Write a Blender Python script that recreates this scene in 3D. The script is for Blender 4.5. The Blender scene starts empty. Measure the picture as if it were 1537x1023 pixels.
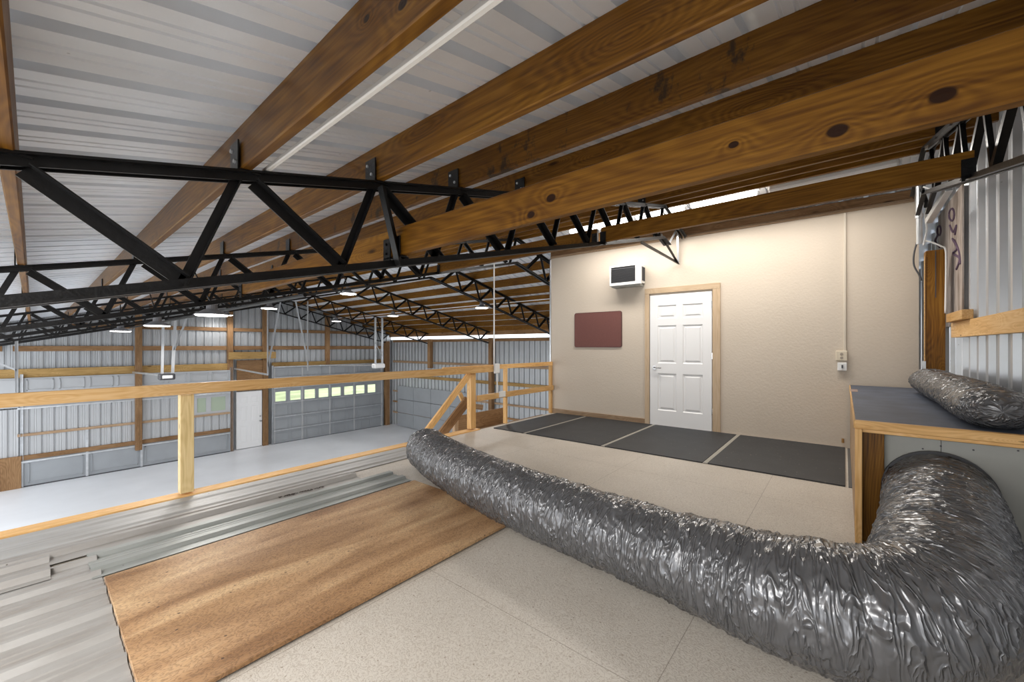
import bpy, bmesh, math, random
from mathutils import Vector, Matrix, noise
S = bpy.context.scene
COL = S.collection
R = math.radians
random.seed(4)

# ------------------------------------------------------------------ camera
F_PX = 599.0
HZ = 519.0
CAM_H = 1.24
YAW = 39.8                       # view direction measured from +X
cam = bpy.data.cameras.new('camera'); camo = bpy.data.objects.new('camera', cam); COL.objects.link(camo)
cam.sensor_width = 36; cam.lens = F_PX/1537*36; cam.shift_y = (HZ-511.5)/1537
cam.clip_start = .02; cam.clip_end = 300
camo.location = (0, 0, CAM_H); camo.rotation_euler = (R(90), 0, R(YAW-90))
S.camera = camo
FWD = Vector((math.cos(R(YAW)), math.sin(R(YAW)), 0)); RGT = Vector((math.sin(R(YAW)), -math.cos(R(YAW)), 0))
# ------------------------------------------------------------------ world and exposure
w = bpy.data.worlds.new('world'); S.world = w; w.use_nodes = True
bg = w.node_tree.nodes['Background']; bg.inputs[0].default_value = (.93, .96, 1, 1); bg.inputs[1].default_value = 2.5
S.view_settings.view_transform = 'Standard'; S.view_settings.look = 'None'
S.view_settings.exposure = 0.0; S.view_settings.gamma = 1; S.view_settings.use_curve_mapping = False
def area(name, loc, sx, sy, power, col=(1, .95, .88), rot=(0, 0, 0), spread=180):
    l = bpy.data.lights.new(name, 'AREA'); l.shape = 'RECTANGLE'; l.size = sx; l.size_y = sy
    l.energy = power; l.color = col; l.spread = R(spread)
    o = bpy.data.objects.new(name, l); COL.objects.link(o); o.location = loc; o.rotation_euler = rot
    return o
# tube lights by the ridge, then an unseen fill lamp added beside the camera
area('tube_and_fill_lamp', (5.5, 1.5, 3.0), .3, 3.6, 75)
area('tube_and_fill_lamp', (-.93, 1.2, 1.58), .4, 3.6, 85, (1, .98, .95), (0, R(-30), 0))
# ------------------------------------------------------------------ roof geometry
RIDGE = 5.3
def mx(x): return x if x <= RIDGE else 2*RIDGE-x
SL = .243
def zb(x): return 1.36+SL*mx(x)          # underside of the truss bottom chord
def zt(x): return zb(x)+.438              # top of the truss top chord = underside of the purlins
PUR_H = .174
def zr(x): return zt(x)+PUR_H            # underside of the roof sheet
GY = 16.65; EX = 10.9; LOWZ = -2.45; MY = -.92
TRUSS_Y = [-.6, 1.84, 4.32, 6.62, 10.05, 13.6, 16.45]
PX = [-.635+.585*k for k in range(11)]
PX[4] = 1.675; PX[5] = 2.325
# loft frame is turned 2 degrees against the building
WK = -.0345
def wx(y): return 6.33+WK*y              # room side face of the beige wall
WANG = math.atan(-WK)                    # rotation of things on that wall

# ------------------------------------------------------------------ materials
def newmat(name):
    m = bpy.data.materials.new(name); m.use_nodes = True
    return m, m.node_tree.nodes, m.node_tree.links, m.node_tree.nodes['Principled BSDF']
def plain(name, col, rough=.5, metal=0, bump=0, bscale=40, var=0, vscale=6, emit=None, es=1, alpha=1, trans=0):
    m, N, L, b = newmat(name)
    b.inputs['Base Color'].default_value = (*col, 1); b.inputs['Roughness'].default_value = rough
    b.inputs['Metallic'].default_value = metal
    tc = N.new('ShaderNodeTexCoord')
    if var:
        n = N.new('ShaderNodeTexNoise'); n.inputs['Scale'].default_value = vscale; n.inputs['Detail'].default_value = 6
        L.new(tc.outputs['Object'], n.inputs['Vector'])
        r = N.new('ShaderNodeValToRGB'); L.new(n.outputs['Fac'], r.inputs['Fac'])
        r.color_ramp.elements[0].position = .3; r.color_ramp.elements[1].position = .7
        r.color_ramp.elements[0].color = (*[c*(1-var) for c in col], 1); r.color_ramp.elements[1].color = (*[min(1, c*(1+var)) for c in col], 1)
        L.new(r.outputs['Color'], b.inputs['Base Color'])
    if bump:
        n = N.new('ShaderNodeTexNoise'); n.inputs['Scale'].default_value = bscale; n.inputs['Detail'].default_value = 4
        L.new(tc.outputs['Object'], n.inputs['Vector'])
        bp = N.new('ShaderNodeBump'); bp.inputs['Strength'].default_value = bump; bp.inputs['Distance'].default_value = .01
        L.new(n.outputs['Fac'], bp.inputs['Height']); L.new(bp.outputs['Normal'], b.inputs['Normal'])
    if emit: b.inputs['Emission Color'].default_value = (*emit, 1); b.inputs['Emission Strength'].default_value = es
    if trans: b.inputs['Transmission Weight'].default_value = trans
    return m
def math_node(N, L, op, a, b_=None, c=None):
    n = N.new('ShaderNodeMath'); n.operation = op
    for i, v in enumerate((a, b_, c)):
        if v is None: continue
        if isinstance(v, (int, float)): n.inputs[i].default_value = v
        else: L.new(v, n.inputs[i])
    return n.outputs[0]
def wood(name, c_dark, c_mid, c_light, knots=.11, rough=.5, stain=False, knot_dens=(1.7, 6, 6), gs=1.0, spots=()):
    """grain along local X"""
    m, N, L, b = newmat(name)
    tc = N.new('ShaderNodeTexCoord'); oi = N.new('ShaderNodeObjectInfo')
    off = N.new('ShaderNodeVectorMath'); off.operation = 'MULTIPLY_ADD'
    cr = N.new('ShaderNodeCombineXYZ')
    for i, k in enumerate((37.0, 11.3, 19.7)): L.new(math_node(N, L, 'MULTIPLY', oi.outputs['Random'], k), cr.inputs[i])
    add = N.new('ShaderNodeVectorMath'); add.operation = 'ADD'
    L.new(tc.outputs['Object'], add.inputs[0]); L.new(cr.outputs[0], add.inputs[1])
    P = add.outputs[0]
    def scaled(s, src=None):
        v = N.new('ShaderNodeVectorMath'); v.operation = 'MULTIPLY'; v.inputs[1].default_value = s
        L.new(src or P, v.inputs[0]); return v.outputs[0]
    # knots
    vo = N.new('ShaderNodeTexVoronoi'); vo.feature = 'F1'; vo.inputs['Scale'].default_value = 1; vo.inputs['Randomness'].default_value = 1
    L.new(scaled(knot_dens), vo.inputs['Vector'])
    kd = vo.outputs['Distance']
    # knots that stand at known places on this board
    sd = None
    for (sx_, sz_, rr) in spots:
        v = N.new('ShaderNodeVectorMath'); v.operation = 'SUBTRACT'; L.new(tc.outputs['Object'], v.inputs[0]); v.inputs[1].default_value = (sx_, 0, sz_)
        v2 = N.new('ShaderNodeVectorMath'); v2.operation = 'MULTIPLY'; L.new(v.outputs[0], v2.inputs[0]); v2.inputs[1].default_value = (.09/rr*.72, 0, .09/rr)
        le = N.new('ShaderNodeVectorMath'); le.operation = 'LENGTH'; L.new(v2.outputs[0], le.inputs[0])
        sd = le.outputs['Value'] if sd is None else math_node(N, L, 'MINIMUM', sd, le.outputs['Value'])
    if sd is not None: kd = math_node(N, L, 'ADD', sd, math_node(N, L, 'MULTIPLY', kd, .03))
    # cathedral figure: coarse noise contour lines, bent round the knots
    n1 = N.new('ShaderNodeTexNoise'); n1.inputs['Scale'].default_value = 1; n1.inputs['Detail'].default_value = 1.5
    L.new(scaled((.55*gs, 4.5*gs, 4.5*gs)), n1.inputs['Vector'])
    kb = math_node(N, L, 'MULTIPLY', math_node(N, L, 'POWER', 2.718, math_node(N, L, 'MULTIPLY', kd, -5)), .55 if not spots else .22)
    h = math_node(N, L, 'ADD', n1.outputs['Fac'], kb)
    sn = math_node(N, L, 'SINE', math_node(N, L, 'MULTIPLY', h, 150))
    n2 = N.new('ShaderNodeTexNoise'); n2.inputs['Scale'].default_value = 1; n2.inputs['Detail'].default_value = 5
    L.new(scaled((3, 90, 90)), n2.inputs['Vector'])
    fac = math_node(N, L, 'ADD', math_node(N, L, 'MULTIPLY', sn, .085), n2.outputs['Fac'])
    n3 = N.new('ShaderNodeTexNoise'); n3.inputs['Scale'].default_value = 1; n3.inputs['Detail'].default_value = 3
    L.new(scaled((1.2, 3, 3)), n3.inputs['Vector'])
    fac = math_node(N, L, 'ADD', fac, math_node(N, L, 'MULTIPLY', math_node(N, L, 'SUBTRACT', n3.outputs['Fac'], .5), .7))
    r = N.new('ShaderNodeValToRGB'); L.new(fac, r.inputs['Fac'])
    e = r.color_ramp.elements; e[0].position = .22; e[0].color = (*c_dark, 1); e[1].position = .8; e[1].color = (*c_light, 1)
    x = e.new(.5); x.color = (*c_mid, 1)
    kr = N.new('ShaderNodeMapRange'); kr.inputs['From Min'].default_value = knots; kr.inputs['From Max'].default_value = knots*(.8 if spots else .55)
    L.new(kd, kr.inputs['Value'])
    gate = math_node(N, L, 'GREATER_THAN', vo.outputs['Color'], .35 if not spots else -1)
    mix = N.new('ShaderNodeMix'); mix.data_type = 'RGBA'
    L.new(math_node(N, L, 'MULTIPLY', kr.outputs[0], math_node(N, L, 'MULTIPLY', gate, .97 if spots else .85)), mix.inputs[0])
    L.new(r.outputs['Color'], mix.inputs[6]); mix.inputs[7].default_value = (c_dark[0]*.18, c_dark[1]*.12, c_dark[2]*.12, 1)
    out = mix.outputs[2]
    # board to board variation
    hv = N.new('ShaderNodeHueSaturation'); L.new(out, hv.inputs['Color'])
    L.new(math_node(N, L, 'ADD', .82, math_node(N, L, 'MULTIPLY', oi.outputs['Random'], .36)), hv.inputs['Value'])
    out = hv.outputs[0]
    if stain:
        n4 = N.new('ShaderNodeTexNoise'); n4.inputs['Scale'].default_value = 1; n4.inputs['Detail'].default_value = 7; n4.inputs['Roughness'].default_value = .7
        L.new(scaled((7, 7, 4)), n4.inputs['Vector'])
        sr = N.new('ShaderNodeMapRange'); sr.inputs['From Min'].default_value = .56; sr.inputs['From Max'].default_value = .63; L.new(n4.outputs['Fac'], sr.inputs['Value'])
        m2 = N.new('ShaderNodeMix'); m2.data_type = 'RGBA'; L.new(math_node(N, L, 'MULTIPLY', sr.outputs[0], .8), m2.inputs[0]); L.new(out, m2.inputs[6]); m2.inputs[7].default_value = (.02, .016, .012, 1)
        out = m2.outputs[2]
    L.new(out, b.inputs['Base Color']); b.inputs['Roughness'].default_value = rough; b.inputs['Specular IOR Level'].default_value = .22
    bp = N.new('ShaderNodeBump'); bp.inputs['Strength'].default_value = .12; bp.inputs['Distance'].default_value = .004
    L.new(fac, bp.inputs['Height']); L.new(bp.outputs['Normal'], b.inputs['Normal'])
    return m
M = {}
BC = ((.085, .032, .004), (.16, .067, .007), (.245, .113, .014))
M['beam'] = wood('golden_pine', *BC, rough=.42)
M['beam_stain'] = wood('stained_pine', (.10, .036, .005), (.165, .068, .008), (.24, .11, .014), rough=.45, stain=True)
M['pine'] = wood('fresh_pine', (.56, .31, .11), (.70, .42, .17), (.80, .53, .26), knots=.09, knot_dens=(2.5, 11, 11))
M['pale'] = wood('pale_pine', (.60, .44, .20), (.72, .55, .28), (.80, .64, .36), knots=.10, knot_dens=(3, 9, 9))
M['trimwood'] = wood('trim_wood', (.52, .38, .24), (.60, .45, .30), (.66, .51, .36), knots=.03)
M['brown'] = wood('brown_lumber', (.16, .085, .038), (.25, .14, .065), (.34, .205, .105), rough=.65)
M['header'] = wood('header_lumber', (.26, .15, .05), (.40, .25, .09), (.52, .34, .14), rough=.65)
M['greypine'] = wood('weathered_pine', (.27, .17, .10), (.38, .26, .16), (.46, .33, .22), rough=.65)
M['black'] = plain('black_steel', (.006, .006, .0065), .38, .2, .15, 60, .5, 9)
M['black_old'] = plain('worn_black_steel', (.028, .026, .024), .5, .4, .2, 50, .6, 12)
M['galv'] = plain('galvanised_steel', (.62, .64, .66), .32, .8, .1, 30, .12, 8)
M['white'] = plain('white_paint', (.80, .80, .79), .45)
M['whitepvc'] = plain('white_plastic', (.78, .76, .72), .4)
M['doorwhite'] = plain('door_white', (.82, .82, .82), .38)
M['chrome'] = plain('satin_chrome', (.5, .5, .5), .25, 1)
M['dark'] = plain('dark_grille', (.06, .06, .065), .5)
M['darkgrey'] = plain('grey_plastic', (.18, .18, .19), .5)
M['lamp'] = plain('lamp_diffuser', (1, 1, 1), .5, emit=(1, .98, .94), es=14)
M['tube'] = plain('tube_diffuser', (1, 1, 1), .5, emit=(1, .98, .95), es=9)
M['board'] = plain('maroon_board', (.17, .066, .056), .8, 0, .4, 300, .12, 120)
M['concrete'] = plain('painted_concrete', (.78, .80, .83), .38, 0, .05, 5, .08, .7)
M['garage'] = plain('grey_garage_panel', (.34, .36, .38), .5, .1, .05, 10, .06, 2)
M['garagew'] = plain('white_garage_panel', (.46, .47, .48), .5, .05, .05, 10, .05, 2)
M['greypanel'] = plain('grey_cement_board', (.36, .36, .33), .75, 0, .1, 20, .07, 3)
M['copper'] = plain('brass', (.5, .3, .12), .35, .9)
M['glasslit'] = plain('daylight_window', (.5, .55, .5), .15)
def stucco():
    m, N, L, b = newmat('beige_stucco')
    tc = N.new('ShaderNodeTexCoord')
    n = N.new('ShaderNodeTexNoise'); n.inputs['Scale'].default_value = 38; n.inputs['Detail'].default_value = 5; L.new(tc.outputs['Object'], n.inputs['Vector'])
    n2 = N.new('ShaderNodeTexNoise'); n2.inputs['Scale'].default_value = 1.2; L.new(tc.outputs['Object'], n2.inputs['Vector'])
    r = N.new('ShaderNodeValToRGB'); r.color_ramp.elements[0].color = (.56, .485, .395, 1); r.color_ramp.elements[1].color = (.62, .54, .45, 1)
    L.new(n2.outputs['Fac'], r.inputs['Fac']); L.new(r.outputs['Color'], b.inputs['Base Color'])
    bp = N.new('ShaderNodeBump'); bp.inputs['Strength'].default_value = .45; bp.inputs['Distance'].default_value = .006
    L.new(n.outputs['Fac'], bp.inputs['Height']); L.new(bp.outputs['Normal'], b.inputs['Normal']); b.inputs['Roughness'].default_value = .75
    return m
M['stucco'] = stucco()
def tilefloor():
    m, N, L, b = newmat('speckled_board_floor')
    tc = N.new('ShaderNodeTexCoord'); P = tc.outputs['Object']
    nz = N.new('ShaderNodeTexNoise'); nz.inputs['Scale'].default_value = 14; nz.inputs['Detail'].default_value = 3; nz.inputs['Distortion'].default_value = 1.5; L.new(P, nz.inputs['Vector'])
    wv = N.new('ShaderNodeTexWave'); wv.inputs['Scale'].default_value = 9; wv.inputs['Distortion'].default_value = 22; wv.inputs['Detail'].default_value = 3; wv.inputs['Detail Scale'].default_value = 3.5; L.new(P, wv.inputs['Vector'])
    r = N.new('ShaderNodeValToRGB'); L.new(wv.outputs['Fac'], r.inputs['Fac'])
    e = r.color_ramp.elements; e[0].position = 0; e[0].color = (.44, .385, .32, 1); e[1].position = 1; e[1].color = (.61, .56, .49, 1)
    x = e.new(.12); x.color = (.55, .495, .43, 1)
    vo = N.new('ShaderNodeTexVoronoi'); vo.inputs['Scale'].default_value = 26; L.new(P, vo.inputs['Vector'])
    sp = math_node(N, L, 'MULTIPLY', math_node(N, L, 'LESS_THAN', vo.outputs['Distance'], .11), math_node(N, L, 'GREATER_THAN', vo.outputs['Color'], .5))
    m1 = N.new('ShaderNodeMix'); m1.data_type = 'RGBA'; L.new(math_node(N, L, 'MULTIPLY', sp, .6), m1.inputs[0]); L.new(r.outputs['Color'], m1.inputs[6]); m1.inputs[7].default_value = (.22, .16, .11, 1)
    n2 = N.new('ShaderNodeTexNoise'); n2.inputs['Scale'].default_value = 1.6; n2.inputs['Detail'].default_value = 5; L.new(P, n2.inputs['Vector'])
    m3 = N.new('ShaderNodeMix'); m3.data_type = 'RGBA'; m3.blend_type = 'MULTIPLY'; m3.inputs[0].default_value = .6
    r2 = N.new('ShaderNodeValToRGB'); L.new(n2.outputs['Fac'], r2.inputs['Fac']); r2.color_ramp.elements[0].color = (.8, .79, .78, 1); r2.color_ramp.elements[0].position = .3; r2.color_ramp.elements[1].position = .7
    L.new(m1.outputs[2], m3.inputs[6]); L.new(r2.outputs['Color'], m3.inputs[7])
    # panel seams
    sx = N.new('ShaderNodeSeparateXYZ'); L.new(P, sx.inputs[0])
    def seam(o, off, per):
        a = math_node(N, L, 'FRACT', math_node(N, L, 'DIVIDE', math_node(N, L, 'SUBTRACT', o, off-40*per), per))
        return math_node(N, L, 'LESS_THAN', math_node(N, L, 'ABSOLUTE', math_node(N, L, 'SUBTRACT', a, .5)), .0018/per)
    s = math_node(N, L, 'MAXIMUM', seam(sx.outputs[1], .53-.61, 1.22), seam(sx.outputs[0], 1.41-1.22, 2.44))
    m4 = N.new('ShaderNodeMix'); m4.data_type = 'RGBA'; L.new(math_node(N, L, 'MULTIPLY', s, .55), m4.inputs[0]); L.new(m3.outputs[2], m4.inputs[6]); m4.inputs[7].default_value = (.15, .12, .09, 1)
    L.new(m4.outputs[2], b.inputs['Base Color']); b.inputs['Roughness'].default_value = .5
    bp = N.new('ShaderNodeBump'); bp.inputs['Strength'].default_value = .15; bp.inputs['Distance'].default_value = .003
    L.new(wv.outputs['Fac'], bp.inputs['Height']); L.new(bp.outputs['Normal'], b.inputs['Normal'])
    return m
M['tile'] = tilefloor()
def plywood():
    m, N, L, b = newmat('stained_plywood')
    tc = N.new('ShaderNodeTexCoord'); P = tc.outputs['Object']
    mp = N.new('ShaderNodeMapping'); mp.inputs['Scale'].default_value = (1.1, 5, 5); L.new(P, mp.inputs['Vector'])
    n = N.new('ShaderNodeTexNoise'); n.inputs['Scale'].default_value = 1; n.inputs['Detail'].default_value = 6; n.inputs['Distortion'].default_value = .6; L.new(mp.outputs[0], n.inputs['Vector'])
    r = N.new('ShaderNodeValToRGB'); L.new(n.outputs['Fac'], r.inputs['Fac'])
    e = r.color_ramp.elements; e[0].position = .32; e[0].color = (.22, .115, .05, 1); e[1].position = .68; e[1].color = (.53, .365, .21, 1)
    x = e.new(.5); x.color = (.38, .23, .118, 1)
    wv = N.new('ShaderNodeTexWave'); wv.inputs['Scale'].default_value = 7; wv.inputs['Distortion'].default_value = 20; wv.inputs['Detail'].default_value = 3; wv.inputs['Detail Scale'].default_value = 3
    mp2 = N.new('ShaderNodeMapping'); mp2.inputs['Scale'].default_value = (1, 1.8, 1); L.new(P, mp2.inputs['Vector']); L.new(mp2.outputs[0], wv.inputs['Vector'])
    r2 = N.new('ShaderNodeValToRGB'); L.new(wv.outputs['Fac'], r2.inputs['Fac']); r2.color_ramp.elements[0].color = (.68, .6, .5, 1); r2.color_ramp.elements[1].position = .25
    e2 = r2.color_ramp.elements.new(.9); e2.color = (1, 1, 1, 1); r2.color_ramp.elements[-1].color = (1.25, 1.2, 1.1, 1)
    mm = N.new('ShaderNodeMix'); mm.data_type = 'RGBA'; mm.blend_type = 'MULTIPLY'; mm.inputs[0].default_value = .75
    L.new(r.outputs['Color'], mm.inputs[6]); L.new(r2.outputs['Color'], mm.inputs[7])
    vo = N.new('ShaderNodeTexVoronoi'); vo.inputs['Scale'].default_value = 15; L.new(P, vo.inputs['Vector'])
    sp = math_node(N, L, 'MULTIPLY', math_node(N, L, 'LESS_THAN', vo.outputs['Distance'], .09), math_node(N, L, 'GREATER_THAN', vo.outputs['Color'], .6))
    m1 = N.new('ShaderNodeMix'); m1.data_type = 'RGBA'; L.new(math_node(N, L, 'MULTIPLY', sp, .8), m1.inputs[0]); L.new(mm.outputs[2], m1.inputs[6]); m1.inputs[7].default_value = (.06, .03, .02, 1)
    L.new(m1.outputs[2], b.inputs['Base Color']); b.inputs['Roughness'].default_value = .55
    bp = N.new('ShaderNodeBump'); bp.inputs['Strength'].default_value = .12; bp.inputs['Distance'].default_value = .003
    L.new(wv.outputs['Fac'], bp.inputs['Height']); L.new(bp.outputs['Normal'], b.inputs['Normal'])
    return m
M['ply'] = plywood()
def sheet(name, col, rough, metal, dirt=.25, dcol=(.3, .28, .25), sc=(1, 1, 1), bmp=.1):
    m, N, L, b = newmat(name)
    tc = N.new('ShaderNodeTexCoord'); mp = N.new('ShaderNodeMapping'); mp.inputs['Scale'].default_value = sc; L.new(tc.outputs['Object'], mp.inputs['Vector'])
    n = N.new('ShaderNodeTexNoise'); n.inputs['Scale'].default_value = 2.2; n.inputs['Detail'].default_value = 9; n.inputs['Roughness'].default_value = .65; L.new(mp.outputs[0], n.inputs['Vector'])
    r = N.new('ShaderNodeValToRGB'); L.new(n.outputs['Fac'], r.inputs['Fac']); e = r.color_ramp.elements
    e[0].position = .32; e[0].color = (*[c*(1-dirt)+d*dirt for c, d in zip(col, dcol)], 1); e[1].position = .62; e[1].color = (*col, 1)
    vo = N.new('ShaderNodeTexVoronoi'); vo.inputs['Scale'].default_value = 9; L.new(tc.outputs['Object'], vo.inputs['Vector'])
    sp = math_node(N, L, 'MULTIPLY', math_node(N, L, 'LESS_THAN', vo.outputs['Distance'], .05), math_node(N, L, 'GREATER_THAN', vo.outputs['Color'], .6))
    m1 = N.new('ShaderNodeMix'); m1.data_type = 'RGBA'; L.new(math_node(N, L, 'MULTIPLY', sp, .7 if dirt > .3 else .25), m1.inputs[0]); L.new(r.outputs['Color'], m1.inputs[6]); m1.inputs[7].default_value = (.07, .05, .04, 1)
    L.new(m1.outputs[2], b.inputs['Base Color']); b.inputs['Roughness'].default_value = rough; b.inputs['Metallic'].default_value = metal
    bp = N.new('ShaderNodeBump'); bp.inputs['Strength'].default_value = bmp; bp.inputs['Distance'].default_value = .01
    n5 = N.new('ShaderNodeTexNoise'); n5.inputs['Scale'].default_value = 3.5; L.new(tc.outputs['Object'], n5.inputs['Vector'])
    L.new(n5.outputs['Fac'], bp.inputs['Height']); L.new(bp.outputs['Normal'], b.inputs['Normal'])
    return m
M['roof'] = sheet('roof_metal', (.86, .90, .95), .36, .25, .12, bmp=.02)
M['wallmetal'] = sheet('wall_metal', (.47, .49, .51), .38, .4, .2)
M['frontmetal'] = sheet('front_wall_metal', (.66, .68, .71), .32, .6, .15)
M['lightsheet'] = sheet('pale_deck_metal', (.47, .465, .45), .5, .3, .5, (.27, .245, .22), (.5, 3, 1))
M['deckmetal'] = sheet('dusty_deck_metal', (.40, .385, .365), .5, .3, .6, (.22, .19, .16), (.8, 3, 1))
M['deckgreen'] = sheet('greenish_deck_metal', (.36, .37, .35), .45, .3, .5, (.17, .19, .17), (.5, 3, 1))
def rubber():
    m, N, L, b = newmat('black_rubber')
    tc = N.new('ShaderNodeTexCoord'); P = tc.outputs['Object']
    vo = N.new('ShaderNodeTexVoronoi'); vo.inputs['Scale'].default_value = 22; L.new(P, vo.inputs['Vector'])
    sp = math_node(N, L, 'MULTIPLY', math_node(N, L, 'LESS_THAN', vo.outputs['Distance'], .12), math_node(N, L, 'GREATER_THAN', vo.outputs['Color'], .72))
    n = N.new('ShaderNodeTexNoise'); n.inputs['Scale'].default_value = 5; n.inputs['Detail'].default_value = 8; L.new(P, n.inputs['Vector'])
    r = N.new('ShaderNodeValToRGB'); L.new(n.outputs['Fac'], r.inputs['Fac']); r.color_ramp.elements[0].color = (.018, .019, .021, 1); r.color_ramp.elements[1].color = (.042, .044, .048, 1)
    m1 = N.new('ShaderNodeMix'); m1.data_type = 'RGBA'; L.new(math_node(N, L, 'MULTIPLY', sp, .6), m1.inputs[0]); L.new(r.outputs['Color'], m1.inputs[6]); m1.inputs[7].default_value = (.35, .31, .25, 1)
    L.new(m1.outputs[2], b.inputs['Base Color']); b.inputs['Roughness'].default_value = .6
    wv = N.new('ShaderNodeTexWave'); wv.bands_direction = 'X'; wv.inputs['Scale'].default_value = 20; L.new(P, wv.inputs['Vector'])
    bp = N.new('ShaderNodeBump'); bp.inputs['Strength'].default_value = .25; bp.inputs['Distance'].default_value = .004
    L.new(wv.outputs['Fac'], bp.inputs['Height']); L.new(bp.outputs['Normal'], b.inputs['Normal'])
    return m
M['rubber'] = rubber()
M['bluemat'] = plain('blue_grey_paint', (.075, .09, .125), .6, 0, .2, 60, .22, 5)
def ductmat():
    m, N, L, b = newmat('silver_duct_film')
    at = N.new('ShaderNodeUVMap'); at.uv_map = 'UVMap'
    def nz(sx_, sy_, det, dist, ty='ShaderNodeTexNoise'):
        mp = N.new('ShaderNodeMapping'); mp.inputs['Scale'].default_value = (sx_, sy_, 1); L.new(at.outputs[0], mp.inputs['Vector'])
        n = N.new(ty); n.inputs['Scale'].default_value = 1; L.new(mp.outputs[0], n.inputs['Vector'])
        n.inputs['Detail'].default_value = det; n.inputs['Distortion'].default_value = dist
        return n.outputs['Fac']
    a = math_node(N, L, 'ABSOLUTE', math_node(N, L, 'SUBTRACT', nz(30, 7, 1.5, 1.1), .5))
    c = nz(10, 4, 1, .6)
    h = math_node(N, L, 'ADD', math_node(N, L, 'MULTIPLY', math_node(N, L, 'POWER', math_node(N, L, 'SUBTRACT', 1, math_node(N, L, 'MINIMUM', 1, math_node(N, L, 'MULTIPLY', a, 7))), 2), .28), math_node(N, L, 'MULTIPLY', c, .25))
    bp = N.new('ShaderNodeBump'); bp.inputs['Strength'].default_value = .6; bp.inputs['Distance'].default_value = .05
    L.new(h, bp.inputs['Height']); L.new(bp.outputs['Normal'], b.inputs['Normal'])
    b.inputs['Base Color'].default_value = (.14, .14, .145, 1); b.inputs['Metallic'].default_value = .42; b.inputs['Roughness'].default_value = .27
    b.inputs['Coat Weight'].default_value = .6; b.inputs['Coat Roughness'].default_value = .12; L.new(bp.outputs['Normal'], b.inputs['Coat Normal'])
    return m
M['duct'] = ductmat()
def glassm():
    m, N, L, b = newmat('window_glass'); b.inputs['Transmission Weight'].default_value = 1; b.inputs['Roughness'].default_value = .02; b.inputs['IOR'].default_value = 1.1
    b.inputs['Base Color'].default_value = (.95, 1, .95, 1); return m
M['glass'] = glassm()
def scribble_ply():
    m, N, L, b = newmat('grey_plywood')
    tc = N.new('ShaderNodeTexCoord'); mp = N.new('ShaderNodeMapping'); mp.inputs['Scale'].default_value = (5, 1, 1.2); L.new(tc.outputs['Object'], mp.inputs['Vector'])
    n = N.new('ShaderNodeTexNoise'); n.inputs['Scale'].default_value = 2.5; n.inputs['Detail'].default_value = 7; L.new(mp.outputs[0], n.inputs['Vector'])
    r = N.new('ShaderNodeValToRGB'); L.new(n.outputs['Fac'], r.inputs['Fac']); r.color_ramp.elements[0].color = (.20, .15, .12, 1); r.color_ramp.elements[1].color = (.50, .43, .38, 1)
    r.color_ramp.elements[0].position = .3; r.color_ramp.elements[1].position = .65
    L.new(r.outputs['Color'], b.inputs['Base Color']); b.inputs['Roughness'].default_value = .8
    return m
M['oldply'] = scribble_ply()
M['purple'] = plain('purple_ink', (.10, .06, .10), .8)

# ------------------------------------------------------------------ mesh helpers
def link(o, parent=None):
    COL.objects.link(o)
    if parent: o.parent = parent
    return o
def tag(o, label=None, cat=None, group=None, kind=None):
    if label: o['label'] = label
    if cat: o['category'] = cat
    if group: o['group'] = group
    if kind: o['kind'] = kind
    return o
def thing(name, loc, label, cat, group=None, rotz=0):
    o = bpy.data.objects.new(name, None); o.empty_display_size = .1
    COL.objects.link(o); o.location = loc; o.rotation_euler = (0, 0, rotz)
    return tag(o, label, cat, group)
def fin(name, bm, mat, parent=None, matrix=None, smooth=False):
    me = bpy.data.meshes.new(name); bmesh.ops.recalc_face_normals(bm, faces=bm.faces); bm.to_mesh(me); bm.free()
    if smooth:
        for p in me.polygons: p.use_smooth = True
    me.materials.append(M[mat] if isinstance(mat, str) else mat)
    o = bpy.data.objects.new(name, me); COL.objects.link(o)
    if matrix is not None: o.matrix_world = matrix
    if parent:
        pm = Matrix.Translation(parent.location) @ parent.rotation_euler.to_matrix().to_4x4()
        q = parent
        o.parent = parent
        if q.parent:      # sub-part: parent is a part whose own matrix is relative to its thing
            g = q.parent; gm = Matrix.Translation(g.location) @ g.rotation_euler.to_matrix().to_4x4()
            pm = gm @ q.matrix_basis
        o.matrix_basis = pm.inverted() @ (matrix if matrix is not None else Matrix())
    return o
def addbox(bm, x0, x1, y0, y1, z0, z1, bev=0, mtx=None):
    r = bmesh.ops.create_cube(bm, size=1, matrix=Matrix.Translation(((x0+x1)/2, (y0+y1)/2, (z0+z1)/2)) @ Matrix.Diagonal((abs(x1-x0), abs(y1-y0), abs(z1-z0), 1)))
    vs = r['verts']
    if bev:
        es = list({e for v in vs for e in v.link_edges})
        r2 = bmesh.ops.bevel(bm, geom=es, offset=bev, segments=1, affect='EDGES')
        vs = list({v for f in r2['faces'] for v in f.verts})
    if mtx is not None: bmesh.ops.transform(bm, matrix=mtx, verts=vs)
    return vs
def boxo(name, x0, x1, y0, y1, z0, z1, mat, parent=None, bev=0, matrix=None):
    bm = bmesh.new(); addbox(bm, x0, x1, y0, y1, z0, z1, bev); return fin(name, bm, mat, parent, matrix)
def frame(p0, p1, up=(0, 0, 1)):
    p0 = Vector(p0); p1 = Vector(p1); x = (p1-p0).normalized(); up = Vector(up)
    z = (up-x*up.dot(x)).normalized(); y = z.cross(x)
    m = Matrix((x, y, z)).transposed().to_4x4(); m.translation = p0
    return m, (p1-p0).length
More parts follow.
